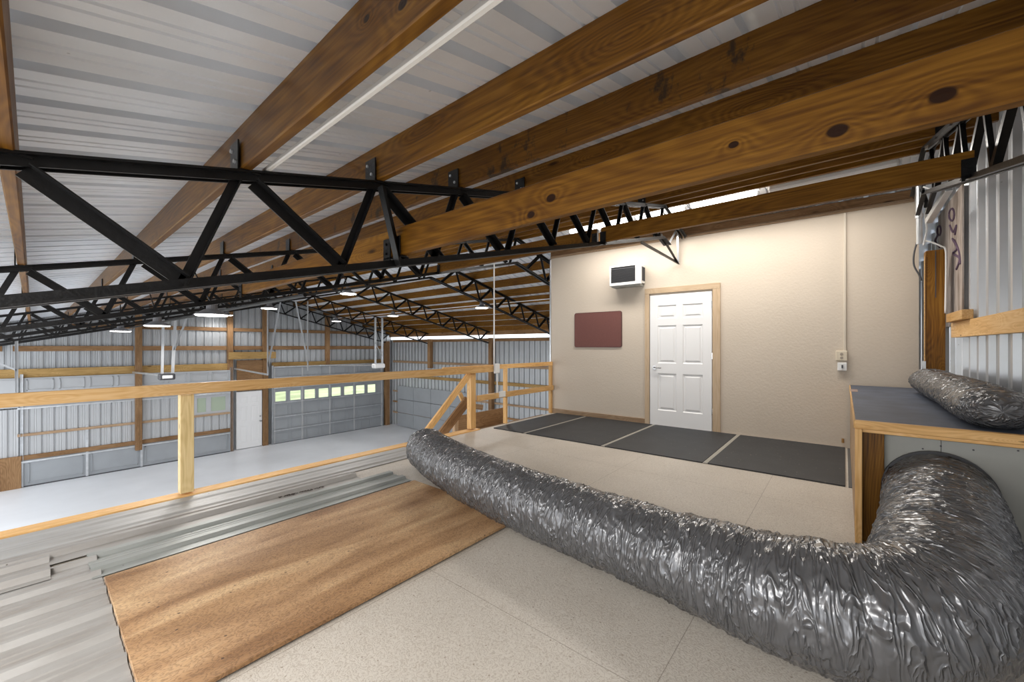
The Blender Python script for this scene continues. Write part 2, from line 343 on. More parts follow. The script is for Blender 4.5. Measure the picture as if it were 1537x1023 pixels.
def board(name, p0, p1, wy, hz, mat, parent=None, up=(0, 0, 1), bev=.003, y0=None, z0=None):
    """box from p0 to p1, local X = length; wy wide, hz high; centred unless y0/z0 given"""
    m, l = frame(p0, p1, up)
    a = -wy/2 if y0 is None else y0; c = -hz/2 if z0 is None else z0
    bm = bmesh.new(); addbox(bm, 0, l, a, a+wy, c, c+hz, bev)
    return fin(name, bm, mat, parent, m)
def cyl_mesh(bm, p0, p1, r, seg=12, r2=None):
    m, l = frame(p0, p1, (0, 0, 1) if abs((Vector(p1)-Vector(p0)).normalized().z) < .95 else (1, 0, 0))
    bmesh.ops.create_cone(bm, cap_ends=True, segments=seg, radius1=r, radius2=r if r2 is None else r2, depth=l,
                          matrix=m @ Matrix.Translation((l/2, 0, 0)) @ Matrix.Rotation(R(90), 4, 'Y'))
def cylo(name, p0, p1, r, mat, parent=None, seg=14, r2=None):
    bm = bmesh.new(); cyl_mesh(bm, p0, p1, r, seg, r2); return fin(name, bm, mat, parent)
def tube(name, pts, r, mat, parent=None, seg=8):
    """smooth tube through points"""
    bm = bmesh.new(); P = []
    n = len(pts); V = [Vector(p) for p in pts]
    for i in range(n-1):
        a = V[max(i-1, 0)]; b_ = V[i]; c = V[i+1]; d = V[min(i+2, n-1)]
        for k in range(8):
            t = k/8
            P.append(.5*((2*b_)+(c-a)*t+(2*a-5*b_+4*c-d)*t*t+(3*b_-a-3*c+d)*t*t*t))
    P.append(V[-1]); rings = []
    for i, p in enumerate(P):
        t = (P[min(i+1, len(P)-1)]-P[max(i-1, 0)]).normalized()
        u = Vector((.31, .87, .4)); x = u.cross(t).normalized(); y = t.cross(x)
        rings.append([bm.verts.new(p+x*math.cos(2*math.pi*k/seg)*r+y*math.sin(2*math.pi*k/seg)*r) for k in range(seg)])
    for i in range(len(rings)-1):
        for k in range(seg): bm.faces.new((rings[i][k], rings[i][(k+1) % seg], rings[i+1][(k+1) % seg], rings[i+1][k]))
    bm.faces.new(rings[0]); bm.faces.new(rings[-1][::-1])
    return fin(name, bm, mat, parent, smooth=True)
def angle(bm, p0, p1, a, th=.005, up=(0, 0, 1), flip=1):
    """L profile steel between two points"""
    m, l = frame(p0, p1, up)
    addbox(bm, 0, l, -a/2, a/2, -th/2, th/2, 0, m)
    addbox(bm, 0, l, a/2*flip-th/2, a/2*flip+th/2, -a+th/2, -th/2, 0, m)
# corrugated sheet: ribs along u, stepping along v
def rib_profile(length, per, h=.022, bw=.075, tw=.035, start=0, mh=None, ms=.008):
    mh = h*.18 if mh is None else mh
    pts = [(0, 0)]; v = start
    while v < length:
        for (o, z) in ((-bw/2, 0), (-tw/2, h), (tw/2, h), (bw/2, 0), (per/3+.012-ms, 0), (per/3+.012, mh), (per/3+.020, mh), (per/3+.020+ms, 0),
                       (2*per/3-.020-ms, 0), (2*per/3-.020, mh), (2*per/3-.012, mh), (2*per/3-.012+ms, 0)):
            q = v+o
            if 0 < q < length: pts.append((q, z))
        v += per
    pts.append((length, 0)); pts.sort(); return pts
def corrugated(name, origin, u, v, nrm, lu, lv, per, mat, top=None, parent=None, start=.1, **kw):
    """top(v) may give the length along u at every v"""
    bm = bmesh.new(); o = Vector(origin); u = Vector(u); v = Vector(v); n = Vector(nrm); prev = None
    for (q, z) in rib_profile(lv, per, start=start, **kw):
        L_ = top(q) if top else lu
        a = bm.verts.new(o+v*q+n*z); b_ = bm.verts.new(o+v*q+n*z+u*L_)
        if prev: bm.faces.new((prev[0], a, b_, prev[1]))
        prev = (a, b_)
    return fin(name, bm, mat, parent)

# ------------------------------------------------------------------ large structure
def struct(o): o['kind'] = 'structure'; return o
# roof sheets (ribs run up the slope)
XL = -1.6
sl = Vector((1, 0, SL)).normalized(); nl = Vector((-SL, 0, 1)).normalized()
o = corrugated('ceiling', (XL, -1.0, zr(XL)), sl, (0, 1, 0), nl, (RIDGE-XL)*math.hypot(1, SL)+.02, GY+1.1, .229, 'roof', start=.114, h=.048, bw=.056, tw=.046, mh=.008, ms=.003); struct(o)
sr = Vector((-1, 0, SL)).normalized(); nr = Vector((SL, 0, 1)).normalized()
o = corrugated('ceiling', (EX+.25, -1.0, zr(EX+.25)), sr, (0, 1, 0), nr, (EX+.25-RIDGE)*math.hypot(1, SL)+.02, GY+1.1, .229, 'roof', start=.114, h=.048, bw=.056, tw=.046, mh=.008, ms=.003); struct(o)
# main floor
o = struct(boxo('floor', XL, EX+.2, -.2, GY+.3, LOWZ-.12, LOWZ, 'concrete'))
# far gable wall
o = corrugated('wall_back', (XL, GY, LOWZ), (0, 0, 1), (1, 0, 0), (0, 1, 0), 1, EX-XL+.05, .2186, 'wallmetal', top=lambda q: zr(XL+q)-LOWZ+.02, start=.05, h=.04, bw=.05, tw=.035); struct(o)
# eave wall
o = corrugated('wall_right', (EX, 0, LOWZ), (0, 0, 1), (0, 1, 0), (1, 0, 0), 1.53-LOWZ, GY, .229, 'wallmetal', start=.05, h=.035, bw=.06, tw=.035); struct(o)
# near gable wall beside the camera
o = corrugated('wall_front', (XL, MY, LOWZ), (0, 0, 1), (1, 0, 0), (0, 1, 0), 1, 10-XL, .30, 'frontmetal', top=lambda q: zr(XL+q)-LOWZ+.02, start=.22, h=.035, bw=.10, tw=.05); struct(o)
# loft deck
EDGE = 4.27
bm = bmesh.new(); addbox(bm, XL, 9.5, MY+.02, EDGE-.1, -.20, 0)
o = struct(fin('floor', bm, 'tile')); o['label'] = 'speckled beige loft floor'
# beige room: front wall with door hole, side wall
def wallseg(bm, y0, y1, z0, z1, t=.12):
    for_v = []
    for (y, dx) in ((y0, 0), (y1, 0), (y1, t), (y0, t)):
        for_v.append((wx(y)+dx, y))
    lo = [bm.verts.new((x, y, z0)) for x, y in for_v]; hi = [bm.verts.new((x, y, z1)) for x, y in for_v]
    bm.faces.new(lo); bm.faces.new(hi[::-1])
    for k in range(4): bm.faces.new((lo[k], lo[(k+1) % 4], hi[(k+1) % 4], hi[k]))
DY0, DY1, DZ = 1.46, 2.37, 2.04
WTOP = 3.0
bm = bmesh.new(); wallseg(bm, -.64, DY0, 0, WTOP); wallseg(bm, DY1, 4.2, 0, WTOP); wallseg(bm, DY0, DY1, DZ, WTOP)
struct(fin('wall_left', bm, 'stucco'))
bm = bmesh.new(); addbox(bm, wx(4.2)+.12, 9.4, 4.08, 4.2, 0, 2.25); struct(fin('wall_side', bm, 'stucco'))
def onwall(y, off=0, z=0):       # point on the beige wall, off metres proud of it
    return Vector((wx(y)-off, y, z))
WM = lambda y, off=0, z=0: Matrix.Translation(onwall(y, off, z)) @ Matrix.Rotation(WANG, 4, 'Z')   # local Y along wall, -X out of it
# trims
def wboard(name, ya, yb, za, zb_, th, mat, parent=None, off=0, bev=.002):
    """board lying on the wall"""
    if abs(yb-ya) > abs(zb_-za): a = onwall(ya, off+th/2, (za+zb_)/2); b_ = onwall(yb, off+th/2, (za+zb_)/2); return board(name, a, b_, th, abs(zb_-za), mat, parent, bev=bev)
    a = onwall((ya+yb)/2, off+th/2, za); b_ = onwall((ya+yb)/2, off+th/2, zb_)
    return board(name, a, b_, abs(yb-ya), th, mat, parent, up=(-1, 0, 0), bev=bev)
tr = struct(thing('trim_1', onwall(1.9), None, None))
wboard('side_casing', DY0-.10, DY0, 0, DZ+.02, .022, 'trimwood', tr)
wboard('side_casing', DY1, DY1+.07, 0, DZ+.02, .022, 'trimwood', tr)
wboard('head_casing', DY0-.10, DY1+.07, DZ+.02, DZ+.105, .024, 'trimwood', tr)
bb = struct(wboard('baseboard_left', DY1+.07, 4.18, 0, .085, .02, 'greypine'))
o = struct(wboard('trim_2', -.6, 4.2, WTOP-.10, WTOP, .02, 'brown'))
o = struct(wboard('trim_3', -.6, 4.2, WTOP-.135, WTOP-.10, .028, 'greypine'))
o = struct(board('trim_4', (wx(4.2)-.0, 4.215, 0), (wx(4.2)-.0, 4.215, 2.85), .03, .03, 'galv', up=(1, 0, 0)))

# ------------------------------------------------------------------ six panel door in the beige wall
dr = struct(thing('door_1', onwall((DY0+DY1)/2, -.01), 'white six-panel door in the beige wall', None))
bm = bmesh.new()
W_, H_, T_ = DY1-DY0-.02, DZ-.015, .036
ys = [0, .115, .39, .50, .775, W_]; zs = [0, .22, .82, .96, 1.53, 1.63, 1.85, H_]
ys = [0, .12, .40, W_-.40, W_-.12, W_]
def grid_door(bm, ys, zs, cells, T_, rec=.012, inset=.03):
    vv = {}
    for i, y in enumerate(ys):
        for j, z in enumerate(zs): vv[i, j] = bm.verts.new((0, y, z))
    for i in range(len(ys)-1):
        for j in range(len(zs)-1):
            q = (vv[i, j], vv[i+1, j], vv[i+1, j+1], vv[i, j+1])
            if (i, j) in cells:
                y0, y1, z0, z1 = ys[i], ys[i+1], zs[j], zs[j+1]; prev = q
                for (k, d) in ((.012, rec), (inset, rec), (inset+.018, rec*.25)):
                    r = [bm.verts.new((d, y, z)) for y, z in ((y0+k, z0+k), (y1-k, z0+k), (y1-k, z1-k), (y0+k, z1-k))]
                    for s in range(4): bm.faces.new((prev[s], prev[(s+1) % 4], r[(s+1) % 4], r[s]))
                    prev = r
                bm.faces.new(prev)
            else: bm.faces.new(q)
    for p in ((0, 0),):
        y1 = ys[-1]; z1 = zs[-1]
        b4 = [bm.verts.new((T_, y, z)) for y, z in ((0, 0), (y1, 0), (y1, z1), (0, z1))]; bm.faces.new(b4)
        e = [[vv[i, 0] for i in range(len(ys))], [vv[len(ys)-1, j] for j in range(len(zs))], [vv[i, len(zs)-1] for i in range(len(ys)-1, -1, -1)], [vv[0, j] for j in range(len(zs)-1, -1, -1)]]
        for s in range(4): bm.faces.new(e[s]+[b4[(s+1) % 4], b4[s]])
zs = [0, .235, .81, .965, 1.55, 1.655, 1.86, H_]
grid_door(bm, ys, zs, {(i, j) for i in (1, 3) for j in (1, 3, 5)}, T_)
leaf = fin('door_leaf', bm, 'doorwhite', dr, WM(DY0+.01, .012, .008))
h = boxo('stop', .03, .05, -.005, W_+.005, 0, H_+.01, 'trimwood', dr, matrix=WM(DY0+.01, .0, .008))
hy = DY1-.085
bm = bmesh.new(); cyl_mesh(bm, onwall(hy, .012, .905), onwall(hy, .022, .905), .032, 20); cyl_mesh(bm, onwall(hy, .02, .905), onwall(hy, .06, .905), .011, 12)
cyl_mesh(bm, onwall(hy+.005, .058, .905), onwall(hy-.11, .055, .9), .009, 10); fin('door_handle', bm, 'chrome', dr, smooth=False)
for z in (.25, 1.05, 1.8): boxo('hinge', -.004, .008, -.006, .006, z, z+.09, 'chrome', dr, matrix=WM(DY0+.006, .014, 0))

# ------------------------------------------------------------------ things on the beige wall
ac = thing('air_conditioner', onwall(2.72, 0, 1.95), 'white window air conditioner set high in the beige wall', 'air conditioner', rotz=WANG)
def P_(u, v): return Vector(((u-768.5)/F_PX, (HZ-v)/F_PX, 0))
def ray(u, v): return FWD+RGT*((u-768.5)/F_PX)+Vector((0, 0, (HZ-v)/F_PX))
CAMP = Vector((0, 0, CAM_H))
def hit_y(u, v, y): r = ray(u, v); return CAMP+r*(y/r.y)
def hit_x(u, v, x): r = ray(u, v); return CAMP+r*(x/r.x)
def hit_z(u, v, z): r = ray(u, v); return CAMP+r*((z-CAM_H)/r.z)
def hit_w(u, v, off=0):
    r = ray(u, v); d = (6.33-off)/(r.x-WK*r.y); return CAMP+r*d
a0 = hit_w(962, 394, .2); a1 = hit_w(915, 430, .2)
ay0, ay1, az0, az1 = 2.36, 2.85, 2.06, 2.42
ay0 = a0.y; ay1 = a1.y; az0 = a1.z; az1 = a0.z
bm = bmesh.new(); o1 = .22
mt = WM(ay0, 0, az0); wA = ay1-ay0; hA = az1-az0
bm = bmesh.new(); addbox(bm, -o1+.04, 0, .012, wA-.012, .02, hA-.01, .006); fin('housing', bm, 'white', ac, mt)
bm = bmesh.new()
addbox(bm, -o1, -o1+.045, 0, wA, hA-.03, hA, .005); addbox(bm, -o1, -o1+.045, 0, wA, 0, .045, .005)
addbox(bm, -o1, -o1+.045, 0, .09, .04, hA-.03, .003); addbox(bm, -o1, -o1+.045, wA-.022, wA, .04, hA-.03, .003)
fin('front_frame', bm, 'white', ac, mt)
bm = bmesh.new(); addbox(bm, -o1+.02, -o1+.03, .085, wA-.02, .04, hA-.028)
for k in range(13): addbox(bm, -o1+.008, -o1+.02, .09, wA-.022, .055+k*(hA-.1)/13, .060+k*(hA-.1)/13)
fin('grille', bm, 'dark', ac, mt)
bm = bmesh.new()
for k in range(9): addbox(bm, -o1+.07+k*.015, -o1+.076+k*.015, .004, .013, .06, hA-.05)
fin('side_louvers', bm, 'dark', ac, mt)
boxo('sill_plate', -.19, 0, .03, wA-.02, -.02, .01, 'greypanel', ac, matrix=mt)
# maroon board
b0 = hit_w(933, 466, .02); b1 = hit_w(862, 521, .02)
pb = thing('pin_board', b0, 'blank maroon pin board with rounded corners on beige wall', 'board')
def rrect(bm, w_, h_, r_, x0, x1, seg=6):
    pts = []
    for (cy, cz, a) in ((w_-r_, h_-r_, 0), (r_, h_-r_, 90), (r_, r_, 180), (w_-r_, r_, 270)):
        for k in range(seg+1): t = R(a+90*k/seg); pts.append((cy+r_*math.cos(t), cz+r_*math.sin(t)))
    A = [bm.verts.new((x0, y, z)) for y, z in pts]; B = [bm.verts.new((x1, y, z)) for y, z in pts]
    bm.faces.new(A); bm.faces.new(B[::-1])
    for i in range(len(A)): bm.faces.new((A[i], A[(i+1) % len(A)], B[(i+1) % len(A)], B[i]))
bw_ = b1.y-b0.y; bh_ = b0.z-b1.z
bm = bmesh.new(); rrect(bm, bw_, bh_, .035, -.016, 0); fin('rim', bm, plain('maroon_rim', (.09, .03, .028), .5), pb, WM(b0.y, 0, b1.z))
bm = bmesh.new(); rrect(bm, bw_-.02, bh_-.02, .03, -.021, -.014); fin('felt', bm, 'board', pb, WM(b0.y+.01, 0, b1.z+.01))
# conduit with outlets
c0 = hit_w(1268, 530, .02)
cb = thing('conduit_raceway', onwall(c0.y, 0, c0.z), 'thin cream raceway running down the beige wall to an outlet', 'conduit')
bm = bmesh.new(); addbox(bm, -.02, 0, -.012, .012, 0, WTOP-.14-c0.z, .003); fin('raceway', bm, plain('cream', (.62, .55, .45), .5), cb, WM(c0.y, 0, c0.z))
q0 = hit_w(1263, 541, .03); q1 = hit_w(1263, 526, .03)
bx_ = thing('outlet_box', onwall(q0.y, 0, q0.z), 'cream outlet box at the foot of the raceway', 'outlet')
boxo('box', -.04, 0, -.055, .055, 0, .12, plain('cream_box', (.66, .58, .45), .45), bx_, .006, WM(q0.y, 0, q0.z))
bm = bmesh.new()
for zz in (.035, .08): cyl_mesh(bm, (-.043, 0, zz), (-.038, 0, zz), .016, 12)
fin('socket', bm, plain('cream_dark', (.35, .3, .24), .5), bx_, WM(q0.y, 0, q0.z))
q0 = hit_w(1264, 556, .03)
bx_ = thing('switch_box', onwall(q0.y, 0, q0.z), 'small white switch box hanging just below the cream outlet', 'switch')
boxo('box', -.045, 0, -.045, .045, 0, .10, 'white', bx_, .006, WM(q0.y, 0, q0.z)); boxo('toggle', -.06, -.044, -.008, .008, .03, .07, 'dark', bx_, matrix=WM(q0.y, 0, q0.z))
q0 = hit_w(1265, 662, .03)
bx_ = thing('wall_hook', onwall(q0.y, 0, q0.z), 'tiny brass valve sticking out of the beige wall low by the box', 'valve')
cylo('stem', onwall(q0.y, 0, q0.z), onwall(q0.y, .05, q0.z), .009, 'copper', bx_); cylo('tap', onwall(q0.y, .04, q0.z-.015), onwall(q0.y, .04, q0.z+.035), .012, 'copper', bx_)

# ------------------------------------------------------------------ trusses
tn = {-.6: 'black roof truss beside the metal wall, its webs fanning at the top right',
      1.84: 'big black roof truss crossing the foreground above the loft',
      4.32: 'second black roof truss, directly above the loft railing',
      6.62: 'third black roof truss, the first one past the railing', 10.05: 'fourth black roof truss, over the middle of the garage floor',
      13.6: 'fifth black roof truss, next to last before the garage doors', 16.45: 'farthest black roof truss, against the garage door wall'}
def chord(bm, Y, xa, xb, zf, a):
    pts = [xa]+([RIDGE] if xa < RIDGE < xb else [])+[xb]
    for p, q in zip(pts, pts[1:]):
        for s in (-1, 1):
            P0 = Vector((p, Y+s*.022, zf(p))); P1 = Vector((q, Y+s*.022, zf(q)))
            m, l = frame(P0, P1)
            addbox(bm, 0, l, -.004-(0 if s > 0 else .0), .004, -a/2, a/2, 0, m)         # upright leg
            addbox(bm, 0, l, min(0, s*a*.8), max(0, s*a*.8), -.004, .004, 0, m @ Matrix.Translation((0, 0, (a/2-.004)*chord.sg)))
def truss(Y, xa, xb, xbb, detail):
    t = thing('roof_truss', (xa, Y, zb(xa)), tn[Y], 'truss')
    a = .036
    bm = bmesh.new(); chord.sg = 1; chord(bm, Y, xa, xb, lambda x: zt(x)-a/2, a); fin('top_chord', bm, 'black', t)
    bm = bmesh.new(); chord.sg = -1; chord(bm, Y, xa, xbb, lambda x: zb(x)+a/2, a); fin('bottom_chord', bm, 'black', t)
    nodes = PX[:-1]+[RIDGE]+[2*RIDGE-x for x in PX[:-1]][::-1]
    for i, x in enumerate(nodes):
        left = x <= RIDGE
        s = 1 if left else -1
        xbn = x-.19*s
        top = Vector((x, Y, zt(x)-.03)); bot = Vector((xbn, Y, zb(xbn)+.025))
        if xa < xbn < xbb and xa < x < xb:
            bm = bmesh.new(); angle(bm, bot, top-Vector((.025*s, 0, 0)), .030, .005, (0, 1, 0)); fin('web_bar', bm, 'black', t)
            if left and i+1 < len(nodes) or not left:
                pass
        nx = x+.585*s if abs(x-RIDGE) > .01 else None
        # long diagonal from this top node down to the next bottom node
        xn = x+(.585-.19)*s
        if (left and x < RIDGE-.3) or (not left and x > RIDGE+.3):
            if xa < x < xb and xa < xn < xbb:
                bm = bmesh.new(); angle(bm, Vector((x+.03*s, Y, zt(x)-.035)), Vector((xn, Y, zb(xn)+.03)), .044, .005, (0, 1, 0), -1); fin('web_bar', bm, 'black', t)
        # purlin bracket welded on the top chord
        if xa-.05 < x < xb and x in PX or (not left and x < xb):
            bm = bmesh.new(); e = .022*s
            if detail:
                addbox(bm, x-e-.006*s-.003, x-e-.006*s+.003, Y-.045, Y+.045, zt(x)-.005, zt(x)+.11, .001)
                addbox(bm, x-.03, x+.05, Y-.04, Y+.04, zt(x)-.006, zt(x)+.001)
            else: addbox(bm, x-e-.005, x-e+.003, Y-.03, Y+.03, zt(x)-.02, zt(x)+.09)
            pbk = fin('purlin_bracket', bm, 'black', t)
            if detail and left and Y == 1.84:
                for dz, dy in ((.03, -.018), (.08, .02)): cylo('bolt', (x-e-.016, Y+dy, zt(x)+dz), (x-e-.008, Y+dy, zt(x)+dz), .008, 'galv', pbk, 6)
    return t
truss(-.6, XL, 6.15, 5.7, True); truss(1.84, XL, 6.2, 5.5, True); truss(4.32, XL, 10.75, 10.75, True)
for y in TRUSS_Y[3:]: truss(y, XL, 10.75, 10.75, False)

# ------------------------------------------------------------------ purlins
ordn = ['first', 'second', 'third', 'fourth', 'fifth', 'sixth', 'seventh', 'eighth', 'ninth', 'tenth', 'eleventh', 'twelfth']
for i, x in enumerate(PX+[2*RIDGE-x for x in PX[::-1]]):
    left = i < len(PX)
    y0 = MY+.03 if x < 6.1 else 4.35
    if x > EX: continue
    mat = 'beam_stain' if abs(x-1.675) < .01 else 'beam'
    if abs(x-.535) < .01:
        sp_ = [hit_x(u, v, x-.02) for u, v in ((603, 5), (549, 27))]; mat = wood('golden_pine_two_knots', *BC, rough=.42, spots=[(p.y-y0, p.z-(zt(x)+PUR_H/2), rr) for p, rr in zip(sp_, (.014, .010))])
    if left:
        lb = {0: 'golden pine purlin farthest left, just outside the left edge', 1: 'golden pine purlin running down the left edge of the photo',
              2: 'wide golden pine purlin left of the white conduit', 3: 'golden pine purlin just right of the white conduit', 4: 'pine purlin with black water stains along its top',
              5: 'pine purlin right behind the lowest big joist'}.get(i, 'pine purlin on the near slope, %s from the left' % ordn[i])
    else:
        lb = 'pine purlin on the far slope, %s below the ridge' % ordn[i-len(PX)]
    z = zt(x)+PUR_H/2-.0
    o = board('roof_purlin', (x, y0, z+.0), (x, GY-.02, z), .036, PUR_H-.003, mat, bev=.004)
    tag(o, lb, 'purlin', 'pine purlins under the roof sheets')
# low joists hung between the trusses
def joist(x, y0, y1, lb, zoff=.052, mat='beam'):
    t = thing('ceiling_joist', (x, y0, zb(x)+zoff), lb, 'joist')
    board('beam', (x, y0+.01, zb(x)+zoff+.075), (x, y1-.01, zb(x)+zoff+.075), .038, .145, mat, t, bev=.004)
    for y in (y0+.035, y1-.035):
        bm = bmesh.new(); addbox(bm, x-.027, x-.019, y-.03, y+.03, zb(x)+zoff-.03, zb(x)+zoff+.10, .001)
        addbox(bm, x-.027, x+.03, y-.03, y+.03, zb(x)+zoff-.008, zb(x)+zoff-.002)
        for dz in (.02, .07): cyl_mesh(bm, (x-.035, y, zb(x)+zoff+dz), (x-.027, y, zb(x)+zoff+dz), .007, 6)
        fin('joist_bracket', bm, 'black', t)
    return t
KN = [(1415, 143, .018), (1257, 196, .017), (1101, 217, .010), (827, 297, .017), (797, 322, .015)]
kp = [(hit_x(u, v, 1.226), rr) for u, v, rr in KN]
M['knotty'] = wood('knotty_golden_pine', *BC, rough=.42, spots=[(p.y+.59, p.z-(zb(1.245)+.052+.075), rr) for p, rr in kp])
joist(1.245, -.6, 1.84, 'large low pine joist with round dark knots spanning the upper right', mat='knotty')
joist(1.245, 1.86, 4.30, 'reddish low joist continuing the big knotty joist beyond the foreground truss')
joist(3.57, -.6, 1.84, 'dark pine joist hung low in front of the beige wall top', .022)
joist(3.57, 1.86, 4.30, 'low pine joist continuing behind the foreground truss towards the railing', .022)
# hanger plates that carry the low joist at the foreground truss
hp = thing('hanger_plate', (1.2, 1.84, zb(1.2)), 'black flat hanger plate beside the end of the big knotty joist', 'plate')
bm = bmesh.new(); angle(bm, Vector((1.13, 1.80, zt(1.13)-.03)), Vector((1.235, 1.80, zb(1.24)+.0)), .046, .006, (0, 1, 0)); fin('plate', bm, 'black', hp)

# white conduit lying under the roof
o = board('roof_conduit', (.612, MY+.05, zt(.612)+.012), (.612, 1.84, zt(.612)+.012), .019, .02, 'whitepvc', bev=.004); tag(o, 'white square conduit running under the near roof sheets between two purlins', 'conduit')

# ------------------------------------------------------------------ tube lights by the ridge
def tubelight(y0, y1, x, z, lit, lb):
    t = thing('tube_light', (x, (y0+y1)/2, z), lb, 'light', 'tube lights along the ridge')
    bm = bmesh.new(); addbox(bm, x-.06, x+.06, y0, y1, z, z+.05, .008); fin('fixture_body', bm, 'white', t)
    bm = bmesh.new(); addbox(bm, x-.06, x+.06, y0+.03, y1-.03, z-.075, z-.001, .02); fin('diffuser', bm, 'tube' if lit else 'white', t)
tubelight(2.36, 3.42, 5.55, 3.115, True, 'lit tube light nearest the left end of the beige wall')
tubelight(1.62, 2.32, 5.55, 3.115, True, 'lit tube light in the middle of the row under the ridge')
tubelight(.78, 1.58, 5.55, 3.115, True, 'lit tube light at the right end of the glowing row')
tubelight(-.45, .72, 5.55, 3.115, False, 'unlit white tube light towards the metal wall')

# ------------------------------------------------------------------ high bay lamps
HB = [(318, 473, 4.5, 'large round lamp, the biggest one left of centre under the trusses'), (236, 489, 6.1, 'round lamp second from the left under the trusses'),
      (181, 497, 8.0, 'leftmost round lamp under the trusses'), (404, 463, 9.0, 'round lamp above the white door'),
      (523, 441, 8.3, 'round lamp hanging over the rows of windows, highest of all'), (723, 462, 10.0, 'round lamp farthest right, near the tall white conduit'),
      (590, 474, 12.3, 'round lamp above the corner of the garage'), (341, 473, 13.3, 'small distant round lamp right behind the biggest one'), (505, 482, 14.6, 'small dim distant round lamp by the far gable')]
for (u, v, d, lb) in HB:
    p = CAMP+ray(u, v)*d
    t = thing('bay_lamp', p, 'white '+lb, 'lamp', 'round bay lamps in the garage')
    bm = bmesh.new()
    bmesh.ops.create_cone(bm, cap_ends=True, segments=28, radius1=.17, radius2=.07, depth=.06, matrix=Matrix.Translation(p+Vector((0, 0, .035))))
    bmesh.ops.create_cone(bm, cap_ends=True, segments=16, radius1=.055, radius2=.05, depth=.08, matrix=Matrix.Translation(p+Vector((0, 0, .10))))
    fin('housing', bm, 'darkgrey', t)
    bm = bmesh.new(); bmesh.ops.create_cone(bm, cap_ends=True, segments=28, radius1=.145, radius2=.155, depth=.01, matrix=Matrix.Translation(p+Vector((0, 0, -.002)))); fin('diffuser', bm, 'lamp', t)
    xn_ = min(PX+[2*RIDGE-q for q in PX], key=lambda q: abs(q-p.x)); zz = zt(xn_)
    cylo('hook', p+Vector((0, 0, .13)), (xn_, p.y, zz+.01), .008, 'black', t)
    l = bpy.data.lights.new('bay_lamp_light', 'SPOT'); l.energy = 92; l.color = (1, .97, .94); l.spot_size = R(165); l.spot_blend = .4; l.shadow_soft_size = .14
    lo = bpy.data.objects.new('bay_lamp_light', l); COL.objects.link(lo); lo.location = p-Vector((0, 0, .03))

# ------------------------------------------------------------------ gable wall timber
def gpost(u, z0, z1, wd, lb, mat='brown', dpt=.13, yy=GY-.03):
    p = hit_y(u, 519, yy-dpt); o = board('timber_post', (p.x, yy-dpt/2, z0), (p.x, yy-dpt/2, z1), wd, dpt, mat, up=(0, 1, 0)); tag(o, lb, 'post', 'posts in the garage door wall'); return p.x
x208 = gpost(208.5, -1.9, zt(2.07)-.0, .15, 'brown post in the middle of the left garage door', yy=GY-.2)
x345 = gpost(346, -2.45, zt(4.5)-.02, .16, 'brown post left of the white garage side door')
x396 = gpost(399, -2.45, zt(5.3)-.1, .17, 'brown post right of the white garage side door')
x492 = gpost(492.5, .45, zt(7.75)-.02, .16, 'brown post above the windowed garage door')
o = board('timber_post', (10.62, GY-.16, LOWZ), (10.62, GY-.16, zb(10.6)+.1), .2, .2, 'brown', up=(0, 1, 0)); tag(o, 'brown corner post right of the windowed garage door', 'post', 'posts in the garage door wall')
o = board('timber_post', (-.42, GY-.2, LOWZ), (-.42, GY-.2, -1.62), .45, .06, 'brown', up=(0, 1, 0)); tag(o, 'wide brown board standing low at the left end of the left garage door', 'board')
xs = [XL, -.42, x208, x345, x396, x492, 10.6]
names = ['left edge', 'wide left post and the next post', 'second and third posts', 'two posts of the side door', 'side door and the short post', 'short post and the corner']
for zi, (z, hh, nm) in enumerate(((1.82, .12, 'upper'), (1.17, .14, 'lower'))):
    for i, (xa, xb_) in enumerate(zip(xs, xs[1:])):
        if zt(max(mx(xa), mx(xb_)) if not (xa < RIDGE < xb_) else RIDGE) < z+.1: continue
        xa2 = xa; xb2 = xb_
        if xa < RIDGE:
            xm = (z+.1-1.79)/SL
            xa2 = max(xa, xm)
        if xb_ > RIDGE: xb2 = min(xb_, 2*RIDGE-(z+.1-1.79)/SL)
        if i in (0,) and z > 1.5: continue
        if xb2-xa2 < .4: continue
        o = board('wall_girt', (xa2+.085, GY-.05, z), (xb2-.085, GY-.05, z), .04, hh, 'brown'); tag(o, '%s brown girt between the %s' % (nm, names[i]), 'girt', 'girts in the garage door wall')
# headers
o = board('door_header', (XL, GY-.09, .52), (4.42, GY-.09, .52), .06, .23, 'header'); tag(o, 'yellowish header beam over the left garage door', 'beam')
o = board('door_header', (5.75, GY-.09, .52), (10.5, GY-.09, .52), .06, .20, 'header'); tag(o, 'brown header beam over the windowed garage door', 'beam')
o = board('door_header', (4.35, GY-.20, .90), (5.85, GY-.20, .90), .05, .25, 'header'); tag(o, 'short yellow header board above the garage side door', 'beam')
o = board('plywood_infill', (4.62, GY-.10, .18), (5.6, GY-.10, .18), .03, 1.1, 'brown'); tag(o, 'brown board infill between the header and the garage side door', 'board')
